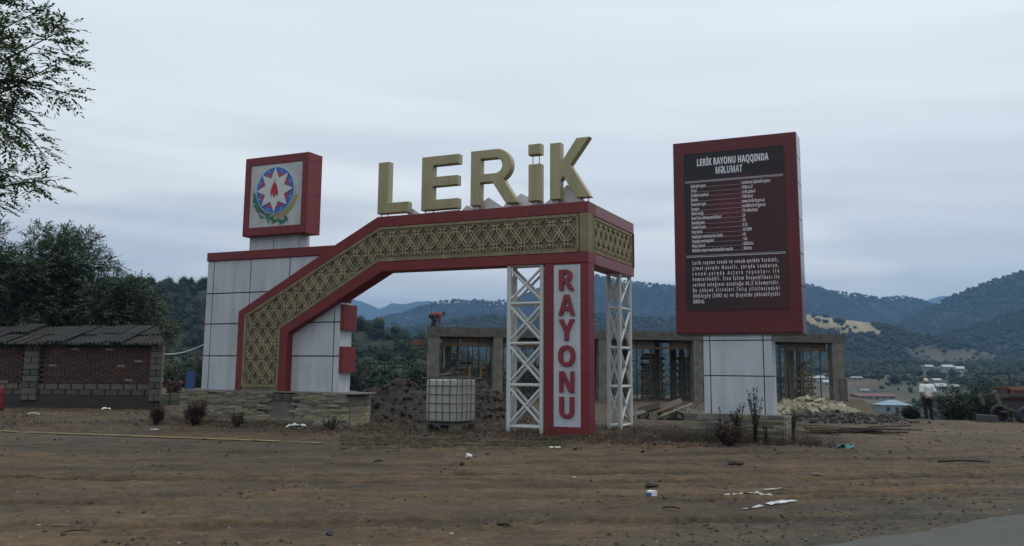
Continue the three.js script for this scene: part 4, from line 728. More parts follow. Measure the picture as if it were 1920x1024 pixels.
// ---------------------------------------------------------------- earth heaps, rubble, stones
function mound(name, label, cat, c, rx, rz, h, seed, turn, m) {
  const g = thing(name, label, cat, c, turn), n = 90, P = [], I = [];
  for (let j = 0; j <= n; j++) for (let i = 0; i <= n; i++) { const x = (i / n - 0.5) * 2, z = (j / n - 0.5) * 2, r = Math.hypot(x, z); let y = Math.max(0, 1 - r) ** 0.9 * 1.15; y = y / (1 + 0.15 * y); y *= 1 + 0.55 * fbm(x * 2 + seed, seed, z * 2, 3); y += (r < 1 ? 1 : 0) * Math.min(1, (1 - r) * 4) * (0.16 * fbm(x * 8, seed, z * 8, 4) + 0.10 * fbm(x * 26, seed + 2, z * 26, 2)); P.push(x * rx, y * h - 0.06, z * rz); if (i && j) { const k = j * (n + 1) + i; I.push(k - n - 2, k - 1, k - n - 1, k - n - 1, k - 1, k); } }
  const q = new THREE.BufferGeometry(); q.setAttribute('position', new THREE.Float32BufferAttribute(P, 3)); q.setIndex(I); q.computeVertexNormals();
  mesh('earth', metric(q), m, g);
  const R = [rock(seed, 1), rock(seed + 5, 1), rock(seed + 9, 1)];
  const im = new THREE.InstancedMesh(mergeGeometries([R[0]]), M.clod, 700); im.name = 'clods'; im.castShadow = im.receiveShadow = true; const d = new THREE.Object3D(), pp = q.attributes.position;
  for (let i = 0; i < 700; i++) { const k = Math.floor(rnd() * pp.count); d.position.set(pp.getX(k) * 1.02, pp.getY(k) + 0.01, pp.getZ(k) * 1.02); const s = rr(0.03, 0.13) * (rnd() < 0.08 ? 2 : 1); d.scale.set(s * rr(0.8, 1.5), s, s * rr(0.8, 1.4)); d.rotation.set(rr(0, 6), rr(0, 6), rr(0, 6)); d.updateMatrix(); im.setMatrixAt(i, d.matrix); }
  g.add(im); im.userData.kind = 'stuff';
  return g;
}
mound('earth_heap', 'dark brown heap of dug earth left of the caged tank', 'earth heap', V(at(745, 740, 28).x, -0.08, -28), 2.7, 2.6, 1.35, 3, 0.2, M.soil);
mound('earth_heap', 'dark earth heap between the caged tank and the white truss', 'earth heap', V(at(905, 740, 28.5).x, -0.08, -28.8), 1.9, 2.4, 1.30, 8, -0.3, M.soil);
mound('earth_heap', 'low reddish earth bank under the pale stone pile', 'earth heap', V(at(1560, 770, 34).x, -0.30, -33.5), 3.2, 1.8, 0.42, 14, 0.1, mat(0.06, 0.042, 0.03, { map: T.dirt, bumpMap: T.dirtBump, bumpScale: 0.05 }));
{ // pile of pale building stones
  const c = at(1525, 763, 36.5); c.y = -0.30; const g = thing('stone_pile', 'pile of pale yellow rough building stones beside the white pillar', 'stone pile', c, 0);
  const v = Array.from({ length: 5 }, (_, i) => roughBox(i * 2.3 + 60, 0.15, 1));
  for (let i = 0; i < 190; i++) { const x = rr(-1.75, 1.75), z = rr(-0.9, 0.9), hh = 0.80 * Math.max(0, 1 - Math.abs(x + 0.1) / 1.85) ** 0.55 * Math.max(0, 1 - Math.abs(z) / 1.05) ** 0.6; const s = mesh('stone', v[i % 5], M.limestone[Math.floor(rnd() * 3)], g); s.position.set(x, Math.max(0.08, hh * (i < 120 ? 1 : rnd())), z); const k = rr(0.17, 0.33); s.scale.set(k * rr(0.9, 1.5), k * rr(0.6, 0.9), k); s.rotation.set(rr(-0.9, 0.9), rr(0, 3), rr(-0.9, 0.9)); }
}
{ const c = at(1592, 768, 34.5); c.y = -0.25; const g = thing('broken_slab', 'flat broken white slab lying right of the pale stone pile', 'slab', c, 0.2); const s = mesh('slab', metric(roughBox(71, 0.12, 2).scale(0.85, 0.07, 0.45)), M.limestone[2], g); s.rotation.set(0.3, 0.3, -0.28); s.position.y = 0.10; const s2 = mesh('slab_piece', metric(roughBox(73, 0.14, 2).scale(0.4, 0.1, 0.3)), M.rubble[2], g); s2.position.set(-0.55, 0.08, 0.1); }
{ // demolition rubble with tilted sheets, left of the pillar
  const c = at(1250, 757, 34); c.y = -0.28; const g = thing('rubble_pile', 'grey heap of broken concrete and tilted boards between truss and pillar', 'rubble', c, 0);
  const v = Array.from({ length: 4 }, (_, i) => roughBox(i * 2.9 + 80, 0.2, 1));
  for (let i = 0; i < 110; i++) { const x = rr(-1.6, 1.7), z = rr(-0.9, 0.8), hh = 0.46 * (1 - Math.abs(x) / 1.9) * (1 - Math.abs(z) / 1.2); const s = mesh('chunk', v[i % 4], M.rubble[Math.floor(rnd() * 3)], g); s.position.set(x, Math.max(0.05, hh * rr(0.5, 1)), z); const k = rr(0.10, 0.36); s.scale.set(k * rr(0.9, 1.6), k * rr(0.5, 0.9), k); s.rotation.set(rr(-1, 1), rr(0, 3), rr(-1, 1)); }
  const sheet = (x, y, z, w, l, rx, ry, rz, m) => { const s = mesh('tilted_board', mbx(-w / 2, w / 2, -0.025, 0.025, -l / 2, l / 2), m, g); s.position.set(x, y, z); s.rotation.set(rx, ry, rz); };
  sheet(-0.05, 0.50, 0.5, 1.15, 0.30, 0.7, 0.1, 0.42, M.woodGrey); sheet(-0.75, 0.42, 0.45, 0.85, 0.32, 0.75, -0.1, 0.5, M.woodDark); sheet(-0.3, 0.36, 0.7, 0.9, 0.12, 0.4, 0.2, 0.3, M.wood); sheet(0.4, 0.3, 0.75, 0.8, 0.14, 0.3, -0.3, -0.3, M.woodGrey); sheet(0.1, 0.33, 0.85, 1.5, 0.07, 0.3, 0.0, 0.40, M.limestone[0]); sheet(0.65, 0.62, 0.4, 0.65, 0.08, 0.2, 0.1, -0.55, M.woodGrey); sheet(1.15, 0.6, 0.3, 0.9, 0.06, 0, 0, 0.75, M.woodGrey); sheet(-1.3, 0.2, 0.7, 0.8, 0.3, 0.3, 0.3, 0.2, M.woodGrey);
}
{ // stack of old boards
  const g = thing('board_stack', 'loose stack of dark weathered boards on the ground right of the plinth', 'boards', V(8.9, 0, -23.4), 0);
  for (let i = 0; i < 13; i++) { const L = rr(0.9, 2.6), b = mesh('board', mbx(-L / 2, L / 2, -0.014, 0.014, -0.055, 0.055), i % 4 === 3 ? M.wood : M.woodDark, g); b.position.set(rr(-0.9, 1.1), groundH(8.9, -23.4) + 0.03 + i * 0.010, rr(-0.9, 0.6)); b.rotation.set(rr(-0.08, 0.08), rr(-0.45, 0.35), rr(-0.06, 0.06)); }
}

// ---------------------------------------------------------------- brick shed on the left
{
  const Dz = -33, k = px => at(px, 690, 33).x, g = thing('brick_shed', 'low red brick shed with grey block piers under a corrugated roof', 'shed', V(0, 0, Dz), 0);
  const xL = k(-120), xR = k(300), top = 2.23, yb = 0.92;
  mesh('wall_core', mbx(xL, xR - 0.03, 0.0, top, -0.34, -0.10), mat(0.075, 0.05, 0.042, { map: T.rough }), g);
  const bv = [0, 1, 2].map(i => roughBox(i * 4 + 90, 0.05, 1));
  const piers = [[k(46), k(75)], [k(283), k(306)], [k(-120), k(-96)]];
  let pale = 0;
  let n = 0; for (let row = 0; row < 15; row++) { const y = yb + row * 0.0875; let x = k(-95) + (row % 2 ? 0.16 : 0); while (x < k(283) - 0.05) { const w = 0.32; const mid = x + w / 2; if (!(mid > k(44) && mid < k(77))) { const q = rnd() < 0.045 && x > k(-5), b = mesh('brick', bv[n % 3], q ? M.brickPale : M.brick[Math.floor(rnd() * 4)], g); b.position.set(mid, y + 0.04, -0.06 + rr(-0.012, 0.012)); b.scale.set(0.315, 0.078, 0.13); n++; } x += w; } }
  for (let row = 0; row < 2; row++) { let x = k(-95) + row * 0.2; while (x < k(283) - 0.1) { const b = mesh('block', bv[n++ % 3], row ? M.block : M.block2, g); b.position.set(x + 0.24, yb - 0.12 - (1 - row) * 0.21, -0.045); b.scale.set(0.47, 0.20, 0.16); x += 0.49; } }
  mesh('footing', mbx(xL, xR + 0.1, -0.3, yb - 0.44, -0.4, 0.03), mat(0.06, 0.05, 0.04, { map: T.rough }), g);
  for (const [a, b2] of piers) { let y = 0.28, r = 0; while (y < top - 0.1) { const w = b2 - a; if (r % 2) { const b = mesh('block', bv[r % 3], M.block, g); b.position.set((a + b2) / 2, y + 0.115, 0.0); b.scale.set(w, 0.215, 0.25); } else for (const s of [-1, 1]) { const b = mesh('block', bv[(r + s + 3) % 3], r % 3 ? M.block2 : M.block, g); b.position.set((a + b2) / 2 + s * w / 4, y + 0.115, 0.0); b.scale.set(w / 2 - 0.02, 0.215, 0.25); } y += 0.228; r++; } }
  mesh('wall_plate', mbx(xL, xR, top, top + 0.12, -0.22, -0.04), M.woodDark, g);
  for (let x = xL + 0.3; x < xR; x += 0.9) mesh('rafter', beamBox(V(x, 2.38, 0.28), V(x, 3.0, -2.4), 0.07, 0.12), M.woodDark, g);
  // corrugated sheets, each a little shifted
  const cs = (x0, x1, z0, y0, z1, y1) => { const nx = 64, P = [], I = [], nz = 6; for (let j = 0; j <= nz; j++) for (let i = 0; i <= nx; i++) { const t = j / nz; P.push(Math.min(mix(x0, x1, i / nx), xR + 0.32 - Math.max(0, 0.36 - mix(z0, z1, t)) * 0.5), mix(y0, y1, t) + 0.030 * Math.cos((i / nx) * Math.PI * 2 * 5), mix(z0, z1, t)); if (i && j) { const q = j * (nx + 1) + i; I.push(q - nx - 2, q - nx - 1, q - 1, q - nx - 1, q, q - 1); } } const q = new THREE.BufferGeometry(); q.setAttribute('position', new THREE.Float32BufferAttribute(P, 3)); q.setIndex(I); q.computeVertexNormals(); return metric(q); };
  for (let r = 0; r < 2; r++) for (let x = xL - 0.2, i = 0; x < xR - 0.3; x += 0.72, i++) { const j = rr(-0.07, 0.07), xe = Math.min(x + 0.78, xR + 0.35); const m = (i * 5 + r * 3) % 4 === 0 ? M.roofPale : M.roof; const z0 = r ? -1.05 : 0.36 + j, z1 = r ? -2.6 : -1.2; const f = z => 2.42 + (0.36 - z) * 0.235; const s = mesh('roof_sheet', cs(x, xe, z0, f(z0) + r * 0.03, z1, f(z1) + r * 0.03 + 0.012), m.clone(), g); s.material.side = THREE.DoubleSide; s.rotation.z = rr(-0.004, 0.004); }
}
{ // bricks stacked on loose blocks at the shed's corner
  const c = at(320, 757, 32.3); c.y = 0.17; const g = thing('brick_stack', 'rough stack of red bricks on grey blocks beside the shed corner', 'brick stack', c, 0.2);
  const v = [0, 1, 2].map(i => roughBox(i * 4 + 120, 0.07, 1));
  for (let r = 0; r < 2; r++) for (let i = 0; i < 2; i++) { const b = mesh('block', v[i], r ? M.block : M.block2, g); b.position.set(-0.10 + i * 0.36 - 0.1, 0.10 + r * 0.21, 0); b.scale.set(0.34, 0.2, 0.3); }
  for (let i = 0; i < 26; i++) { const b = mesh('brick', v[i % 3], M.brick[i % 4], g), r = Math.floor(i / 5); b.position.set(-0.14 + (i % 5) * 0.105 + rr(-0.03, 0.03), 0.47 + r * 0.085, rr(-0.08, 0.08)); b.scale.set(0.11, 0.075, 0.23); b.rotation.set(rr(-0.15, 0.15), rr(-0.5, 0.5), rr(-0.2, 0.2)); }
}
{ const a = at(309, 664, 32.8), b = loc(O1, -12.7, 2.42, -0.7), L = []; for (let i = 0; i <= 12; i++) { const t = i / 12; L.push(V(mix(a.x, b.x, t), mix(a.y, b.y, t) - 0.55 * t * (1 - t), mix(a.z, b.z, t))); } tag(mesh('cable', tube(L, 0.02, 40, 6), M.plastic), 'pale cable sagging between the brick shed and the white tower', 'cable'); }
{ const c = at(356, 727, 30.5); c.y = 0.0; const g = thing('blue_door', 'small blue metal door standing behind the left end of the plinth', 'door', c, 0.3); mesh('leaf', mbx(-0.13, 0.13, -0.1, 1.42, -0.02, 0.02), M.blue, g); for (const s of [-0.15, 0.15]) mesh('post', mbx(s - 0.02, s + 0.02, -0.1, 1.5, -0.03, 0.03), M.iron, g); }
{ const c = at(-4, 757, 31); c.y = 0.05; const g = thing('red_barrel', 'rounded red object standing at the left edge by the shed', 'barrel', c, 0), P = []; for (const [r, y] of [[0, 0], [0.28, 0], [0.29, 0.03], [0.285, 0.25], [0.30, 0.27], [0.285, 0.29], [0.285, 0.52], [0.30, 0.54], [0.285, 0.56], [0.28, 0.74], [0.22, 0.80], [0, 0.80]]) P.push(new THREE.Vector2(r * 0.7, y)); mesh('drum', new THREE.LatheGeometry(P, 24), mat(0.13, 0.010, 0.013, { roughness: 0.5 }), g); mesh('cap', new THREE.CylinderGeometry(0.04, 0.045, 0.03, 10).translate(0.09, 0.81, 0.05), M.seam, g); }

// ---------------------------------------------------------------- vegetation
function leafSoup() { // collects small folded leaves
  const P = [], Nn = [];
  const a = V(), b = V();
  return {
    leaf(p, dir, side, l, w, fold = 0.25) { // two triangles folded on the midrib
      const up = a.copy(dir).cross(side).normalize(), t = V().copy(p).addScaledVector(dir, l), m = V().copy(p).addScaledVector(dir, l * 0.45);
      const L = V().copy(m).addScaledVector(side, w).addScaledVector(up, fold * w), R = V().copy(m).addScaledVector(side, -w).addScaledVector(up, fold * w);
      P.push(p.x, p.y, p.z, L.x, L.y, L.z, t.x, t.y, t.z, p.x, p.y, p.z, t.x, t.y, t.z, R.x, R.y, R.z);
    },
    spray(p, dir, len, n, l, w) { // pinnate leaf: leaflets in pairs along a drooping stalk
      const d = dir.clone().normalize(), side = V(-d.z, rr(-0.3, 0.3), d.x).normalize(), q = V();
      for (let i = 0; i < n; i++) { const t = (i + 1) / n; q.copy(p).addScaledVector(d, len * t); q.y -= 0.22 * len * t * t; const s = i === n - 1 ? 0 : (i % 2 ? 1 : -1); const ld = d.clone().multiplyScalar(0.45 + (s ? 0 : 1)).addScaledVector(side, s).add(V(rr(-0.25, 0.25), rr(-0.45, 0.1), rr(-0.25, 0.25))).normalize(); const ls = V(ld.z, rr(-0.5, 0.5), -ld.x).normalize(); this.leaf(q.clone(), ld, ls, l * rr(0.75, 1.15), w * rr(0.8, 1.15)); }
    },
    geo() { const g = new THREE.BufferGeometry(); g.setAttribute('position', new THREE.Float32BufferAttribute(P, 3)); g.computeVertexNormals(); g.setAttribute('uv', new THREE.Float32BufferAttribute(new Float32Array(P.length / 3 * 2), 2)); return g; },
    count: () => P.length / 18,
  };
}
function taper(pts, r0, r1, seg = 7, rs = 6) { const c = new THREE.CatmullRomCurve3(pts), g = new THREE.TubeGeometry(c, seg, 1, rs, false), p = g.attributes.position; for (let i = 0; i <= seg; i++) { const o = c.getPointAt(i / seg), r = mix(r0, r1, i / seg); for (let j = 0; j <= rs; j++) { const k = i * (rs + 1) + j; p.setXYZ(k, o.x + (p.getX(k) - o.x) * r, o.y + (p.getY(k) - o.y) * r, o.z + (p.getZ(k) - o.z) * r); } } return g; }
function broadleaf(name, label, base, trunkTop, r0, ends, o) { // trunk and limbs as one wood mesh, crown of pinnate leaves
  const g = thing(name, label, 'tree', base, 0, o.group), wood = [], S = leafSoup(), tt = trunkTop.clone().sub(base);
  wood.push(taper([V(0, -0.2, 0), tt.clone().multiplyScalar(0.35).add(V(rr(-0.1, 0.1), 0, rr(-0.1, 0.1))), tt.clone().multiplyScalar(0.7), tt], r0, r0 * 0.45, 8, 8));
  for (const [e, den] of ends) {
    const E = e.clone().sub(base), st = tt.clone().multiplyScalar(rr(0.45, 1)), L = E.distanceTo(st), m1 = st.clone().lerp(E, 0.35).add(V(rr(-0.1, 0.1) * L, L * 0.10, rr(-0.1, 0.1) * L)), m2 = st.clone().lerp(E, 0.72).add(V(rr(-0.06, 0.06) * L, L * 0.07, rr(-0.06, 0.06) * L));
    const pts = [st, m1, m2, E], c = new THREE.CatmullRomCurve3(pts); wood.push(taper(pts, r0 * 0.28, 0.008, 9, 5));
    const n = Math.round(L * o.den * den);
    for (let i = 0; i < n; i++) {
      const t = 1 - Math.pow(rnd(), 1.3) * 0.72, p = c.getPointAt(t), sp = o.spread * mix(1.25, 0.35, (t - 0.28) / 0.72), q = p.clone().add(V(rr(-1, 1) * sp, rr(-0.75, 0.75) * sp, rr(-1, 1) * sp));
      if (rnd() < 0.16) wood.push(taper([p, p.clone().lerp(q, 0.5).add(V(0, 0.03, 0)), q], 0.014, 0.004, 3, 4));
      const dir = q.clone().sub(p).normalize().add(c.getTangentAt(t).multiplyScalar(0.7)).add(V(rr(-0.4, 0.4), rr(-0.3, 0.2), rr(-0.4, 0.4)));
      S.spray(q, dir, o.len * rr(0.7, 1.2), o.n, o.l, o.w);
    }
  }
  mesh('trunk', wood, M.bark, g); mesh('crown', S.geo(), o.mat, g); return g;
}
{ // tall tree on the left, only its right half is in view
  const B = V(-13.0, 0, -18.2); B.y = groundH(B.x, B.z);
  const E = []; for (const [x, y, D] of [[152, 52, 18], [100, 20, 18.4], [160, 106, 17.8], [157, 176, 18.1], [84, 215, 17.6], [60, 120, 18.8], [112, 296, 18], [128, 338, 17.7], [70, 345, 18.6], [20, 40, 17.2], [10, 200, 18.9], [40, 270, 17.2], [15, 330, 18.3], [50, 70, 19.3], [-30, 120, 17.4], [-40, 250, 18], [-60, 10, 18.5], [60, -50, 18.2], [130, -60, 18.5], [20, 385, 17.9], [48, 150, 17.5]]) E.push([at(x - 26, y, D), x < 40 ? 1.1 : 0.95]);
  for (let i = 0; i < 26; i++) { const a = rr(0.5, 5.6), r = rr(1.8, 4.6); E.push([V(-14.4 + Math.cos(a) * r * 0.8 - 0.8, rr(5, 12.5), -18.2 + Math.sin(a) * r), 0.7]); }
  broadleaf('leafy_tree', 'tall airy tree leaning in from the left edge against the sky', B, V(-13.0, 7.6, -18.1), 0.21, E, { den: 24, spread: 0.42, len: 0.30, n: 9, l: 0.125, w: 0.030, mat: M.leaf[1] });
}
function crownEnds(px, py, D, rx, ry, rz, n) { const c = at(px, py, D), E = []; for (let i = 0; i < n; i++) { const u = rr(-1, 1), a = rr(0, 6.283), k = Math.sqrt(1 - u * u), q = 0.78 + 0.22 * rnd(); E.push([V(c.x + Math.cos(a) * k * rx * q, c.y + u * ry * q, c.z + Math.sin(a) * k * rz * q), 1]); } return [c, E]; }
[['dense_tree', 'dark dense tree rising behind the left end of the shed roof', 25, 535, 39, 2.9, 3.1, 2.4, 46, M.leaf[0]],
 ['dense_tree', 'dark feathery leaved tree behind the middle of the brick shed', 130, 530, 40.5, 2.3, 2.7, 2.2, 40, M.leaf[0]],
 ['dense_tree', 'rounded dark tree behind the right end of the shed roof', 222, 588, 39.5, 1.9, 1.75, 1.9, 32, M.leaf[2]],
 ['dense_tree', 'lighter green slender tree beyond the right corner of the shed', 285, 650, 43, 1.1, 2.0, 1.1, 20, M.leaf[1]],
 ['dense_tree', 'dark tree partly outside the left edge behind the shed', -75, 530, 41, 2.5, 3.4, 2.4, 30, M.leaf[2]]].forEach(([n, lab, px, py, D, rx, ry, rz, k, m]) => {
  const [c, E] = crownEnds(px, py, D, rx, ry, rz, k), B = V(c.x, groundH(c.x, c.z), c.z);
  broadleaf(n, lab, B, V(c.x + 0.1, c.y + ry * 0.2, c.z), 0.16, E, { den: 24, spread: 0.62, len: 0.48, n: 11, l: 0.17, w: 0.032, mat: m });
});
const HS = [[1674, 776, 46], [1637, 746, 62], [1763, 732, 17], [1741, 690, 13], [1776, 692, 17], [1799, 695, 13], [1756, 714, 13], [1605, 712, 18], [1621, 737, 14], [1530, 716, 26], [1552, 724, 18], [1916, 692, 10], [1790, 728, 14], [1670, 706, 8]];
const housePts = HS.map(([px, py, w]) => { const p = hitTerrain(px, py, 170) || at(px, py, 420); return [p, w * Math.hypot(p.x, p.z) / 1655]; });
// wooded slopes: one mass per distance, trees of several builds
function clump(seed, n, ls, tall, core = 0.82) {
  const R = RNG(seed), S = leafSoup(), lobes = Array.from({ length: 6 }, (_, i) => [V((R() - 0.5) * 0.45, 0.35 + R() * 0.42 * tall, (R() - 0.5) * 0.45), 0.20 + R() * 0.13]);
  lobes.push([V(0, 0.45, 0), 0.3]);
  for (let i = 0; i < n; i++) { const [c, r] = lobes[i % lobes.length], u = R() * 2 - 1, a = R() * 6.283, k = Math.sqrt(1 - u * u), d = V(Math.cos(a) * k, u, Math.sin(a) * k), p = c.clone().addScaledVector(d, r * (0.75 + R() * 0.3)); const t = V(R() - 0.5, R() - 0.6, R() - 0.5).add(d.clone().multiplyScalar(0.3)).normalize(); S.leaf(p, t, V(t.z, R() - 0.5, -t.x).normalize(), ls * (0.7 + R() * 0.6), ls * 0.42); }
  const L = [S.geo()]; for (const [c, r] of lobes) { const g = new THREE.IcosahedronGeometry(r * core, 1), p = g.attributes.position; for (let i = 0; i < p.count; i++) { const k = 1 + 0.35 * N3(p.getX(i) * 9 + seed, p.getY(i) * 9, p.getZ(i) * 9); p.setXYZ(i, p.getX(i) * k + c.x, p.getY(i) * k + c.y, p.getZ(i) * k + c.z); } g.computeVertexNormals(); L.push(g); }
  L.push(new THREE.CylinderGeometry(0.015, 0.025, 0.5, 5).translate(0, 0.2, 0)); return merge(L);
}
function forest(name, label, r0, r1, count, size, geos, seed, ok) {
  const R = RNG(seed), m = mat(1, 1, 1, { side: THREE.DoubleSide, roughness: 0.9 }), D = new THREE.Object3D(), per = geos.map(() => []);
  let tries = 0, n = 0; const blocked = (x, z, r) => housePts.some(([p, w]) => { const d = Math.hypot(p.x, p.z), c = (x * p.x + z * p.z) / d, s = Math.abs(x * p.z - z * p.x) / d; return c < d + 7 && c > d - 75 && s < w * 0.6 + 4; });
  while (n < count && tries++ < count * 6) {
    const a = (R() * 2 - 1) * 0.60, r = Math.sqrt(r0 * r0 + R() * (r1 * r1 - r0 * r0)), x = r * Math.sin(a), z = -r * Math.cos(a);
    if (R() < forestMask(x, z, r) * (r > 430 ? 0.84 : 0.93) * (Math.hypot(x - scar.x, z - scar.z) < 75 ? 1.12 : 1) || (ok && !ok(x, z, r, R)) || blocked(x, z, r)) continue;
    const y = groundH(x, z), s = size * (0.4 + 1.1 * R() ** 1.6) * (R() < 0.05 ? 1.3 : 1) * (0.85 + 0.5 * fbm(x / 70, 4, z / 70, 2)); per[Math.floor(R() * geos.length)].push([x, y - 0.2 * s, z, s, R() * 6.3, R()]); n++;
  }
  geos.forEach((g, k) => {
    const L = per[k]; if (!L.length) return; const im = new THREE.InstancedMesh(g, m, L.length); im.name = numbered(name); im.castShadow = im.receiveShadow = true;
    L.forEach(([x, y, z, s, t, q], i) => { D.position.set(x, y, z); D.rotation.set(0, t, 0); D.scale.set(s * (0.85 + q * 0.5), s, s * (0.85 + q * 0.4)); D.updateMatrix(); im.setMatrixAt(i, D.matrix); const c2 = r0 > 1000 ? 0.25 : r0 > 400 ? 0.45 : 0.6, v = 1 - c2 / 2 + c2 * ((q * 7.3) % 1), o = (q * 3.7) % 1; im.setColorAt(i, new THREE.Color().setRGB((0.022 + 0.016 * o) * v, (0.036 + 0.008 * o) * v, (0.017 + 0.003 * o) * v)); });
    scene.add(im); stuff(im, label + (k ? [' of rounder crowns', ' of taller crowns'][k - 1] : ''), 'forest');
  });
}
forest('near_wood', 'dark wood covering the nearest slope behind the arch', 88, 430, 5600, 5.2, [clump(1, 1500, 0.05, 1, 0.62), clump(2, 1500, 0.05, 0.8, 0.62), clump(3, 1500, 0.048, 1.2, 0.62)], 5, (x, z, r, R) => { const az = x / -z; return az < 0.36 ? (az > 0.02 ? r > 140 && R() < 0.5 : true) : r > 120 && R() < 0.35; });
forest('hill_wood', 'scattered trees and thickets on the middle hills of the valley', 430, 1350, 52000, 5.2, [clump(4, 150, 0.14, 1), clump(5, 150, 0.14, 0.8)], 6);
forest('mountain_wood', 'far woods clothing the blue mountain ridges', 1350, 2700, 120000, 6.0, [clump(7, 40, 0.26, 1)], 7);
{ const p = hitTerrain(705, 634, 120) || at(705, 634, 250), d = Math.hypot(p.x, p.z), s = d / 1655 * 42, t = thing('lone_tree', 'single round tree standing out on the near wooded ridge', 'tree', p); const c = mesh('crown', clump(31, 700, 0.07, 0.8), M.leaf[2], t); c.scale.set(s * 0.9, s * 1.05, s * 0.9); mesh('trunk', new THREE.CylinderGeometry(0.1, 0.16, s * 0.5, 6).translate(0, s * 0.15, 0), M.bark, t); }
[[1551, 606, 'left'], [1572, 622, 'middle'], [1578, 620, 'right'], [1534, 612, 'far left']].forEach(([px, py, w], i) => { const p = hitTerrain(px, py, 400) || at(px, py, 900), s = Math.hypot(p.x, p.z) / 1655 * [16, 24, 22, 14][i]; const t = thing('pine_tree', ['pine with wide crown on the left of the bare tan slope', 'tall thin pine in the middle of the bare tan slope', 'tall thin pine just right of another on the tan slope', 'low dark pine at the left edge of the bare tan slope'][i], 'tree', p); mesh('trunk', new THREE.CylinderGeometry(0.012 * s, 0.03 * s, s, 6).translate(0, s / 2, 0), M.bark, t); const c = mesh('crown', clump(40 + i, 160, 0.14, 0.7), M.leaf[2], t); c.scale.set(s * 0.95, s * 0.7, s * 0.95); c.position.y = s * 0.5; });
// bushes at the terrace edge on the right and rough growth by the shed
function bush(name, label, p, w, h, n, m, ls, o = {}) {
  const t = thing(name, label, o.cat || 'bush', p, rr(0, 6), o.group), S = leafSoup(), W = [];
  for (let i = 0; i < n; i++) { const a = rr(0, 6.283), e = V(Math.cos(a) * w * Math.sqrt(rnd()), h * rr(0.35, 1), Math.sin(a) * w * Math.sqrt(rnd())), b = V(e.x * 0.15, -0.05, e.z * 0.15), mm = b.clone().lerp(e, 0.5).add(V(0, h * 0.08, 0)); if (i < 60) W.push(taper([b, mm, e], 0.010 * (o.thick || 1), 0.003, 4, 4)); for (let k = 0; k < (o.k || 14); k++) { const q = mm.clone().lerp(e, rnd()).add(V(rr(-0.1, 0.1), rr(-0.1, 0.1), rr(-0.1, 0.1)).multiplyScalar(h)), d = V(rr(-1, 1), rr(-0.6, 0.8), rr(-1, 1)).normalize(); S.leaf(q, d, V(d.z, rr(-0.5, 0.5), -d.x).normalize(), ls * rr(0.6, 1.3), ls * 0.3); } }
  mesh('stems', W, M.bark, t); mesh('foliage', S.geo(), m, t); return t;
}
const gp = (px, py) => { let p = gAt(px, py, 0); for (let i = 0; i < 6; i++) p = gAt(px, py, groundH(p.x, p.z)); return p; };
{ const L = ['bushy green shrub just left of the man in white', 'wide green shrub close to the right of the man', 'tall green shrub between the man and the tractor', 'dark shrub in front of the old tractor frame', 'low dark shrub beyond the terrace edge near the tractor', 'grey green shrub standing highest right of the man', 'dark shrub at the right edge behind the tractor', 'small shrub at the foot of the tractor frame'];
  [[1706, 778, 41, 0.5, 0.4], [1785, 775, 41, 0.9, 1.0], [1812, 772, 40.5, 1.2, 1.5], [1846, 782, 39.5, 0.9, 1.0], [1795, 785, 39, 0.7, 0.7], [1830, 760, 43, 1.5, 1.9], [1900, 770, 40, 1.5, 1.4], [1868, 786, 38.6, 0.6, 0.5]].forEach(([px, py, D, w, h], i) => { const p = at(px, py, D); p.y = groundH(p.x, p.z); h += Math.max(0, -0.3 - p.y) * 0.9; bush('green_bush', L[i], p, w, h, 46, M.leafDark, 0.10, { k: 44 }); }); }
bush('dry_bush', 'dark reddish dry bush before the left end of the long plinth', gp(366, 798), 0.34, 0.68, 60, M.leafRust, 0.05, { k: 46 });
bush('dry_bush', 'narrow dark dry bush left of the long plinth', gp(292, 797), 0.22, 0.58, 46, M.leafRust, 0.045, { k: 40 });
bush('dry_bush', 'small brown dry bush before the middle of the long plinth', gp(444, 801), 0.19, 0.40, 36, M.leafDry, 0.04, { k: 34 });
bush('weed', 'grey green weed at the broken notch of the long plinth', gp(620, 806), 0.3, 0.36, 26, M.leafWeed, 0.05, { k: 14, cat: 'weed' });
bush('dry_bush', 'dark red dry bush in front of the short plinth', gp(1366, 836), 0.36, 0.5, 50, M.leafRust, 0.05, { k: 34 });
function tallWeed(label, px, py, h, w, n, m) { // upright weed: a few stems set with small leaves
  const p = gp(px, py), t = thing('tall_weed', label, 'weed', p, 0), S = leafSoup(), W = [];
  for (let i = 0; i < n; i++) { const e = V(rr(-w, w), h * rr(0.6, 1), rr(-w, w) * 0.6), c = [V(rr(-0.05, 0.05), -0.03, 0), V(e.x * 0.3, e.y * 0.5, e.z * 0.4), e]; W.push(taper(c, 0.008, 0.003, 6, 4)); const cv = new THREE.CatmullRomCurve3(c); for (let k = 0; k < 46; k++) { const u = 0.12 + 0.88 * rnd(), q = cv.getPointAt(u), d = V(rr(-1, 1), rr(0, 0.9), rr(-1, 1)).normalize(); S.leaf(q, d, V(d.z, rr(-0.4, 0.4), -d.x).normalize(), 0.07 * rr(0.6, 1.2), 0.017); } }
  mesh('stem', W, M.bark, t); mesh('foliage', S.geo(), m, t);
}
tallWeed('tallest leafy weed in front of the white pillar', 1417, 836, 1.3, 0.2, 13, M.leafWeed); tallWeed('shorter leafy weed left of the tallest one before the pillar', 1384, 834, 0.92, 0.2, 12, M.leafWeed);
tallWeed('thin bare weed near the left joint of the white pillar', 1353, 834, 0.85, 0.04, 2, M.leafDry); tallWeed('dark weed at the right corner of the short plinth', 1487, 836, 0.85, 0.10, 6, M.leafWeed); tallWeed('small weed near the right joint of the white pillar', 1437, 835, 0.6, 0.08, 3, M.leafDry);
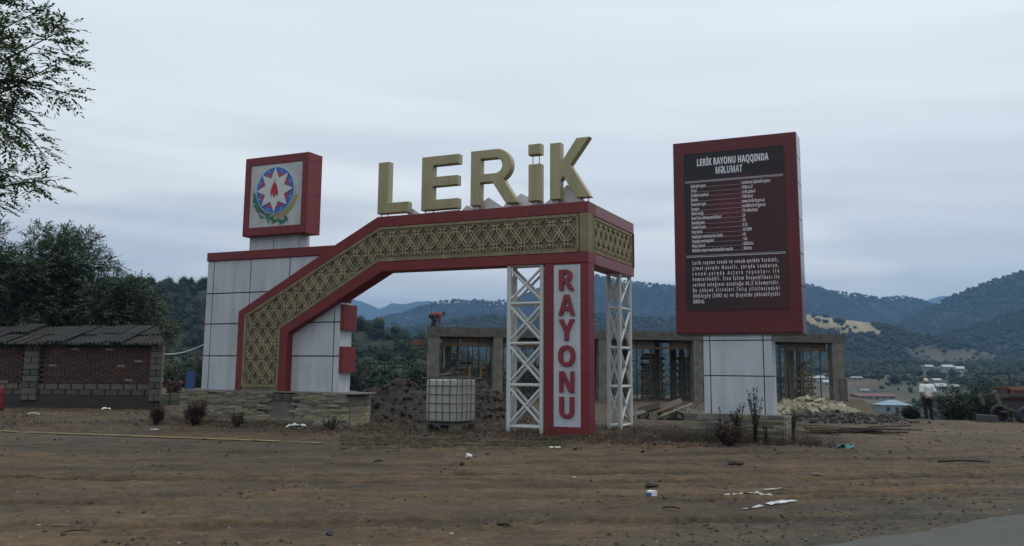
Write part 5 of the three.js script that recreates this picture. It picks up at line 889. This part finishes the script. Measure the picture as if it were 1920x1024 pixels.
// ground cover round the sign: dry grass, litter, gravel
const archFrame = (x, z) => { const d = V(x - O1.x, 0, z - O1.z); return [d.dot(ux), d.dot(uz)]; };
function vergeDensity(x, z) {
  const [u, w] = archFrame(x, z); let d = 0;
  if (u > -14 && u < 3.4) d = sstep(2.3, 1.0, w + 0.5 * N3(u * 0.6, 3, 1)) * sstep(-5, -3, w);
  if (u > -9 && u < 4.5 && w < 0.2) d *= 0.75;
  if (u < -7.0 && u > -13 && w < 0.24 && w > -1) d = 0;                // under the plinth
  const e = V(x - O2.x, 0, z - O2.z), u2 = e.dot(ux), w2 = e.dot(uz); if (u2 > -2.5 && u2 < 0.05 && w2 < 0 && w2 > -1.2) d = 0; if (u2 > -4 && u2 < 1.2 && w2 >= 0 && w2 < 1.0) d = Math.max(d, 1);
  if (z < -22 && x < -8) d = Math.max(d, 0.35 * sstep(-0.1, 0.2, fbm(x * 0.4, 3, z * 0.4, 3)));
  return d;
}
function scatter(name, label, cat, geo, m, n, region, ok, size, colour, flat) {
  const im = new THREE.InstancedMesh(geo, m, n), D = new THREE.Object3D(); let i = 0, tr = 0;
  while (i < n && tr++ < n * 40) { const [x, z] = region(); if (rnd() > ok(x, z)) continue; const s = size(x, z); D.position.set(x, groundH(x, z) + (flat || 0), z); D.rotation.set(flat ? rr(-0.4, 0.4) : rr(-0.12, 0.12), rr(0, 6.3), flat ? rr(-0.4, 0.4) : rr(-0.12, 0.12)); D.scale.set(s * rr(0.8, 1.3), s * rr(0.7, 1.2), s * rr(0.8, 1.3)); D.updateMatrix(); im.setMatrixAt(i, D.matrix); if (colour) im.setColorAt(i, colour()); i++; }
  im.count = i; im.name = numbered(name); im.castShadow = im.receiveShadow = true; scene.add(im); return stuff(im, label, cat);
}
const tuft = (seed, n, h, w) => { const R = RNG(seed), P = []; for (let i = 0; i < n; i++) { const a = R() * 6.28, r = R() * 0.08, x = Math.cos(a) * r, z = Math.sin(a) * r, l = h * (0.4 + R() * 0.7), bx2 = x + Math.cos(a) * l * (0.2 + R() * 0.5), bz = z + Math.sin(a) * l * (0.2 + R() * 0.5), q = a + 1.57; const mx = mix(x, bx2, 0.4), mz = mix(z, bz, 0.4); P.push(x - Math.cos(q) * w, -0.02, z - Math.sin(q) * w, x + Math.cos(q) * w, -0.02, z + Math.sin(q) * w, mx, l * 0.6, mz, mx - Math.cos(q) * w * 0.6, l * 0.55, mz - Math.sin(q) * w * 0.6, mx + Math.cos(q) * w * 0.6, l * 0.55, mz + Math.sin(q) * w * 0.6, bx2, l * 0.85, bz); } const g = new THREE.BufferGeometry(); g.setAttribute('position', new THREE.Float32BufferAttribute(P, 3)); g.computeVertexNormals(); return g; };
const near = () => { const z = -rr(16.5, 32), x = z * rr(-0.62, 0.62); return [x, z]; };
const cD = (a, b) => () => { const k = rnd(), v = rr(0.6, 1.3); return new THREE.Color().setRGB(mix(a[0], b[0], k) * v, mix(a[1], b[1], k) * v, mix(a[2], b[2], k) * v); };
const wht = mat(1, 1, 1, { side: THREE.DoubleSide, roughness: 0.95 });
scatter('dry_grass', 'dry yellow brown grass along the verge round the sign', 'grass', tuft(3, 11, 0.15, 0.004), wht, 3600, near, (x, z) => vergeDensity(x, z) * sstep(-0.25, 0.2, fbm(x * 0.7, 1, z * 0.7, 3)), () => rr(0.5, 1.3), cD([0.15, 0.10, 0.06], [0.075, 0.055, 0.034]));
scatter('tall_dry_grass', 'taller straggling dry weeds round the short plinth and white truss', 'grass', tuft(5, 12, 0.42, 0.0035), wht, 620, () => { const k = rnd(); const q = k < 0.62 ? loc(O2, rr(-3.4, 0.9), 0, rr(0.03, 0.75)) : k < 0.8 ? loc(O1, rr(0.2, 2.6), 0, rr(-2.4, 0.2)) : loc(O1, rr(-7.5, 0), 0, rr(-0.9, 0.5)); return [q.x, q.z]; }, (x, z) => sstep(-0.3, 0.2, fbm(x * 1.1, 1, z * 1.1, 3)), () => rr(0.4, 1.2), cD([0.14, 0.105, 0.07], [0.065, 0.05, 0.036]));
scatter('green_grass', 'short green grass strip in front of the tank and truss', 'grass', tuft(9, 14, 0.05, 0.005), wht, 1500, () => { const p = gAt(rr(640, 1060), rr(822, 842), 0); return [p.x, p.z]; }, (x, z) => sstep(-0.3, 0.2, fbm(x * 0.5, 7, z * 1.4, 3)), () => rr(0.5, 1.2), cD([0.055, 0.062, 0.026], [0.09, 0.075, 0.04]));
const lf = (() => { const S = leafSoup(); S.leaf(V(-0.5, 0, 0), V(1, 0, 0), V(0, 0, 1), 1, 0.35, 0.5); return S.geo(); })();
scatter('leaf_litter', 'brown fallen leaves lying on the verge', 'leaves', lf, wht, 11000, near, (x, z) => Math.min(1, vergeDensity(x, z) + 0.02) * sstep(-0.3, 0.25, fbm(x * 0.9, 5, z * 0.9, 3)), () => rr(0.04, 0.12), cD([0.17, 0.085, 0.055], [0.085, 0.055, 0.04]), 0.015);
const rk = [rock(3, 0, 0.5), rock(7, 0, 0.5)].map(g => mergeGeometries([g]));
const wide = () => { const z = -(6 * (34 / 6) ** rnd()), x = z * rr(-0.62, 0.62); return [x, z]; };
scatter('gravel', 'small dark clods and pebbles strewn over the trampled ground', 'gravel', rk[0], mat(1, 1, 1), 10000, wide, (x, z) => roadSide(x, z) < 0.1 ? 0.04 : 0.05 + 0.95 * sstep(0.05, 0.32, fbm(x * 0.45, 4, z * 1.1, 4)) + (roadSide(x, z) < 1.5 ? 0.5 : 0), () => 0.006 + 0.05 * rnd() ** 6, cD([0.085, 0.062, 0.042], [0.035, 0.027, 0.02]));
scatter('gravel', 'pale grit scattered on the trampled ground', 'gravel', rk[1], mat(1, 1, 1), 2600, wide, (x, z) => roadSide(x, z) < 0.1 ? 0.05 : 0.6, () => 0.006 + 0.03 * rnd() ** 4, cD([0.24, 0.21, 0.17], [0.13, 0.115, 0.095]));
scatter('rubble_scatter', 'broken stones and clods along the verge by the plinths', 'rubble', rk[1], mat(1, 1, 1), 1500, near, (x, z) => Math.max(vergeDensity(x, z) * 0.8, 0.03), () => 0.03 + 0.13 * rnd() ** 3, cD([0.13, 0.115, 0.09], [0.05, 0.04, 0.03]));

// ---------------------------------------------------------------- single scraps and clods on the ground
function scrap(kind, label, cat, px, py, w, h, m, o = {}) {
  const p = gp(px, py), k = Math.hypot(p.x, p.z) / 1655, W = w * k, Hh = h * k, t = thing(kind, label, cat, p, o.turn || rr(0, 3), o.group);
  if (o.shape === 'cloth') { const g = new THREE.PlaneGeometry(W, W * 0.7, 18, 14).rotateX(-Math.PI / 2), q = g.attributes.position; for (let i = 0; i < q.count; i++) { const x = q.getX(i) / W, z = q.getZ(i) / W; q.setY(i, Math.max(0.01, Hh * (0.45 + 0.9 * fbm(x * 4 + px, 2, z * 4, 3) - 1.2 * (x * x + z * z)))); q.setX(i, q.getX(i) * (1 + 0.3 * N3(x * 3, z * 3, px))); } g.computeVertexNormals(); mesh('sheet', metric(g), m, t); }
  else if (o.shape === 'carton') { const b = mesh('box', mbx(-W / 2, W / 2, 0, Hh, -W * 0.28, W * 0.28), m, t); mesh('blue_side', mbx(-W / 2 - 0.002, -W / 2 + W * 0.3, -0.001, Hh * 0.7, -W * 0.285, W * 0.285), M.blue, t); mesh('flap', mbx(-W * 0.2, W * 0.2, Hh, Hh + 0.004, -W * 0.4, -W * 0.26), m, t); }
  else if (o.shape === 'cup') { const P = [[0, 0], [0.32, 0], [0.34, 0.05], [0.5, 1], [0.47, 1], [0.31, 0.08], [0, 0.07]].map(a => new THREE.Vector2(a[0] * W, a[1] * W * 1.1)); const c = mesh('cup', new THREE.LatheGeometry(P, 20), m, t); c.rotation.z = 1.35; c.position.y = W * 0.45; mesh('rim', new THREE.TorusGeometry(W * 0.5, W * 0.03, 6, 20).rotateX(Math.PI / 2).translate(0, W * 1.1, 0), m, c); }
  else if (o.shape === 'stick') { const b = taper([V(-W / 2, 0.02, 0), V(-W * 0.1, 0.02 + Hh * 0.4, W * 0.04), V(W / 2, 0.02, -W * 0.03)], Hh * 0.35, Hh * 0.2, 8, 6); mesh('stick', b, m, t); mesh('twig', taper([V(W * 0.05, 0.02 + Hh * 0.3, 0), V(W * 0.25, 0.03 + Hh * 0.5, W * 0.1)], Hh * 0.18, Hh * 0.06, 4, 5), m, t); t.rotation.y = o.turn || 0; }
  else { const s = mesh('lump', rock(px * 0.37, 2, 0.6), m, t); s.scale.set(W, Hh, W * 0.7); s.position.y = Hh * 0.2; }
  return t;
}
scrap('paper_carton', 'small white and blue carton lying on bare dirt', 'carton', 1222, 930, 17, 9, M.plastic, { shape: 'carton', turn: 0.4 });
scrap('paper_cup', 'white paper cup lying on the dirt below the truss', 'cup', 884, 860, 9, 8, M.plastic, { shape: 'cup', turn: 0.3 });
scrap('teal_cloth', 'crumpled teal cloth right of the short plinth', 'cloth', 1584, 842, 30, 14, M.teal, { shape: 'cloth' });
scrap('plastic_sheet', 'crumpled white plastic before the notch of the long plinth', 'plastic', 555, 801, 34, 12, M.plastic, { shape: 'cloth', turn: 0.1 });
scrap('plastic_bag', 'white plastic bag in the grass under the red column', 'plastic', 1040, 840, 22, 5, M.plastic, { shape: 'cloth', turn: 0.2 });
scrap('plastic_bag', 'white and blue plastic bag on the ground before the shed', 'plastic', 198, 768, 14, 6, M.plastic, { shape: 'cloth', turn: 0.2 });
scrap('plastic_scrap', 'white plastic scrap left of the bag before the shed', 'plastic', 125, 764, 8, 4, M.plastic, { shape: 'cloth', turn: 0.2 });
scrap('stone_slab', 'pale tilted stone slab on the ground left before the shed', 'stone', 64, 779, 19, 8, M.stone[5]);
scrap('paper_scrap', 'white paper scrap near the narrow dry bush', 'paper', 290, 806, 14, 2.5, M.plastic, { shape: 'cloth', turn: 0.1 });
scrap('paper_ball', 'small round pale scrap before the short plinth', 'paper', 1427, 831, 8, 6, M.plastic);
scrap('plastic_scrap', 'tiny white scrap on the dirt below the red column', 'plastic', 1077, 896, 6, 3, M.plastic, { shape: 'cloth' });
scrap('plastic_scrap', 'tiny white scrap at the bottom left of the dirt', 'plastic', 72, 986, 9, 3, M.limestone[0], { shape: 'cloth' });
scrap('paper_scrap', 'pale scrap in the lower middle of the dirt', 'paper', 847, 1002, 8, 4, M.limestone[2]);
scrap('dirt_clod', 'dark flat clod in the lower middle foreground', 'clod', 942, 984, 27, 8, M.clod);
scrap('dirt_clod', 'dark lump beside the blue and white carton', 'clod', 1223, 911, 24, 7, M.clod);
scrap('dirt_clod', 'small dark clod left of the painted white marks', 'clod', 1335, 942, 8, 8, M.clod);
scrap('dirt_clod', 'dark clod on the dirt below the pillar', 'clod', 1380, 871, 30, 9, M.clod);
scrap('dirt_clod', 'pale topped clod between the carton and the teal cloth', 'clod', 1530, 892, 22, 7, M.rubble[1]);
scrap('dirt_clod', 'dark clod left of the paper cup', 'clod', 866, 871, 10, 7, M.clod);
scrap('dirt_clod', 'flat dark clod at the left above the green strip', 'clod', 710, 865, 16, 5, M.clod);
scrap('dirt_clod', 'black lump at the bottom edge left of middle', 'clod', 617, 1003, 18, 9, M.seam);
scrap('dark_stick', 'dark stick lying at the right side of the dirt', 'stick', 1808, 868, 84, 6, M.woodDark, { shape: 'stick', turn: -0.05 });
scrap('dark_stick', 'short dark stick near the bottom left corner', 'stick', 146, 1000, 40, 5, M.woodDark, { shape: 'stick', turn: 0.2 });
scrap('dark_stick', 'dark stick left of the painted marks', 'stick', 1259, 956, 32, 6, M.woodDark, { shape: 'stick', turn: -0.2 });
scrap('pale_stick', 'pale stick in the bottom left foreground', 'stick', 112, 989, 30, 4, M.limestone[1], { shape: 'stick', turn: 0.05 });

// ---------------------------------------------------------------- old tractor at the right edge
{
  const p = at(1925, 784, 34.5); p.y = groundH(p.x, p.z); const g = thing('old_tractor', 'rusty old tractor with upright exhaust pipe at the right edge', 'tractor', p, 0.12);
  mesh('hood', metric(new THREE.ExtrudeGeometry(poly([[-0.38, 0.98], [-0.38, 1.30], [-0.30, 1.40], [0.30, 1.40], [0.38, 1.30], [0.38, 0.98]]), { depth: 1.5, bevelEnabled: true, bevelSize: 0.02, bevelThickness: 0.03, bevelSegments: 2 }).rotateY(Math.PI / 2).translate(-0.85, 0, 0)), M.rust, g);
  mesh('grille', mbx(-0.93, -0.885, 0.98, 1.32, -0.28, 0.28), M.iron, g); for (const z of [-0.3, 0.3]) mesh('headlight', new THREE.CylinderGeometry(0.08, 0.07, 0.08, 14).rotateZ(Math.PI / 2).translate(-0.93, 1.36, z), M.rust, g);
  mesh('exhaust', merge([bar(V(-0.62, 1.38, 0.1), V(-0.70, 1.98, 0.1), 0.045), bar(V(-0.70, 1.96, 0.1), V(-0.82, 2.02, 0.1), 0.04)]), M.iron, g);
  mesh('engine', metric(roughBox(150, 0.05, 3).scale(1.3, 0.5, 0.5).translate(-0.15, 0.75, 0)), M.iron, g);
  mesh('axle', bar(V(-0.6, 0.42, -0.72), V(-0.6, 0.42, 0.72), 0.06), M.iron, g);
  const wheel = (x, y, z, r, w) => { const t = mesh('wheel', new THREE.TorusGeometry(r - w * 0.5, w * 0.5, 10, 28).translate(x, y, z), M.seam, g); mesh('rim', new THREE.CylinderGeometry(r * 0.55, r * 0.55, w * 0.5, 18).rotateX(Math.PI / 2).translate(x, y, z), M.rust, t); };
  for (const s of [-1, 1]) { wheel(-0.6, 0.36, s * 0.75, 0.36, 0.2); wheel(1.3, 0.68, s * 0.8, 0.70, 0.36); }
  mesh('seat', metric(roughBox(151, 0.05, 2).scale(0.45, 0.4, 0.5).translate(1.3, 1.3, 0)), M.seam, g);
  mesh('steering_wheel', new THREE.TorusGeometry(0.2, 0.02, 8, 20).rotateY(1.2).translate(0.85, 1.62, 0), M.iron, g);
  for (const z of [-0.5, 0.5]) { mesh('loader_arm', beamBox(V(0.5, 1.15, z), V(-1.55, 1.08, z), 0.09, 0.08), M.iron, g); mesh('loader_arm', beamBox(V(-1.55, 1.12, z), V(-1.40, 0.70, z), 0.11, 0.09), M.woodGrey, g); }
  mesh('pale_bar', beamBox(V(-1.42, 0.72, 0.55), V(-0.15, 0.15, 0.9), 0.05, 0.05), M.woodGrey, g);
  mesh('bucket', prism([[0, 0], [0.45, 0.02], [0.46, 0.06], [0.1, 0.08], [0.06, 0.30], [0, 0.28]], -0.6, 0.6).translate(-1.7, 0.05, 0), M.iron, g);
}
// ---------------------------------------------------------------- valley houses
function house(label, px, py, wpx, o) {
  const p = hitTerrain(px, py, o.from || 170) || at(px, py, 420), k = Math.hypot(p.x, p.z) / 1655, w = wpx * k, h = (o.h || 8) * k, d = Math.min(w * 0.8, 9), rh = (o.roof || 5) * k, ov = w * 0.06, g = thing('valley_house', label, 'house', V(p.x, p.y - 0.3, p.z), o.turn || 0);
  mesh('wall', mbx(-w / 2, w / 2, -1.5, h, -d / 2, d / 2), o.wall || M.shirtWhite, g);
  const A = w / 2 + ov, B = d / 2 + ov, r = o.hip ? A - Math.min(A * 0.75, B) : A, P = [[-A, h, B], [A, h, B], [A, h, -B], [-A, h, -B], [-r, h + rh, 0], [r, h + rh, 0]], I = [[0, 1, 5], [0, 5, 4], [1, 2, 5], [2, 3, 4], [2, 4, 5], [3, 0, 4], [0, 2, 1], [0, 3, 2]];
  const q = new THREE.BufferGeometry(); q.setAttribute('position', new THREE.Float32BufferAttribute(I.flatMap(t => t.flatMap(i => P[i])), 3)); q.computeVertexNormals(); mesh('roof', metric(q), o.mat, g);
  const n = Math.max(2, Math.round(w / 3)); for (let i = 0; i < n; i++) { const x = -w / 2 + w * (i + 0.5) / n; if (i === Math.floor(n / 2)) mesh('door', mbx(x - w / n * 0.18, x + w / n * 0.18, 0.1, h * 0.78, d / 2 - 0.02, d / 2 + 0.05), M.woodDark, g); else mesh('window', mbx(x - w / n * 0.22, x + w / n * 0.22, h * 0.38, h * 0.78, d / 2 - 0.02, d / 2 + 0.04), M.seam, g); }
}
const galv = mat(0.36, 0.37, 0.39, { roughness: 0.5 }), blueRoof = mat(0.20, 0.28, 0.33, { roughness: 0.5 }), redRoof = mat(0.16, 0.07, 0.06), pale = mat(0.34, 0.32, 0.29), greyW = mat(0.22, 0.22, 0.22);
house('house with blue grey hip roof left of the man', 1674, 776, 46, { h: 17, roof: 8, hip: true, mat: blueRoof, wall: greyW });
house('long low white walled building with red roof beyond the hip roofed house', 1637, 746, 62, { h: 4.5, roof: 4, mat: redRoof, wall: pale });
house('small grey house right behind the man\'s shoulder', 1763, 732, 17, { h: 8, roof: 5, mat: galv, wall: greyW });
house('white roofed house uppermost left on the far slope', 1741, 690, 13, { h: 3, roof: 3, mat: galv, wall: greyW });
house('white roofed house in the middle of the far slope', 1776, 692, 17, { h: 4, roof: 4, mat: galv, wall: pale });
house('white roofed house right on the far slope', 1799, 695, 13, { h: 4, roof: 4, mat: galv, wall: pale });
house('house with pale roof above the man\'s shoulder', 1756, 714, 13, { h: 2, roof: 3, mat: galv, wall: greyW });
house('grey roofed house right of the concrete frame', 1605, 712, 18, { h: 4, roof: 3, mat: greyW, wall: greyW });
house('pale green shed on the valley floor', 1621, 737, 14, { h: 6, roof: 2, mat: blueRoof, wall: pale });
house('white house seen through the last bay of the concrete frame', 1530, 716, 26, { h: 8, roof: 4, mat: galv, wall: pale });
house('white house seen beside the end column of the frame', 1552, 724, 18, { h: 8, roof: 4, mat: galv, wall: pale });
house('tiny white roof at the far right edge of the valley', 1916, 692, 10, { h: 3, roof: 3, mat: galv, wall: pale });
house('pale roofed house in the trees right of the man', 1790, 728, 14, { h: 4, roof: 4, mat: galv, wall: greyW, turn: 0.5 });
{ const p = hitTerrain(1670, 706, 170) || at(1670, 706, 450), k = Math.hypot(p.x, p.z) / 1655, h = 22 * k, g = thing('power_pole', 'slender grey power pole in the valley above the hip roofed house', 'pole', p, 0.4); for (const s of [-1, 1]) mesh('leg', bar(V(s * 2.4 * k, -0.5, 0), V(0, h * 0.85, 0), 0.35 * k, 0.28 * k, 6), M.conc, g); mesh('mast', bar(V(0, h * 0.84, 0), V(0, h, 0), 0.3 * k, 0.25 * k, 6), M.conc, g); mesh('cross_arm', bar(V(-2.5 * k, h * 0.95, 0), V(2.5 * k, h * 0.95, 0), 0.3 * k, 0.3 * k, 6), M.conc, g); }
renderer.render(scene, camera);
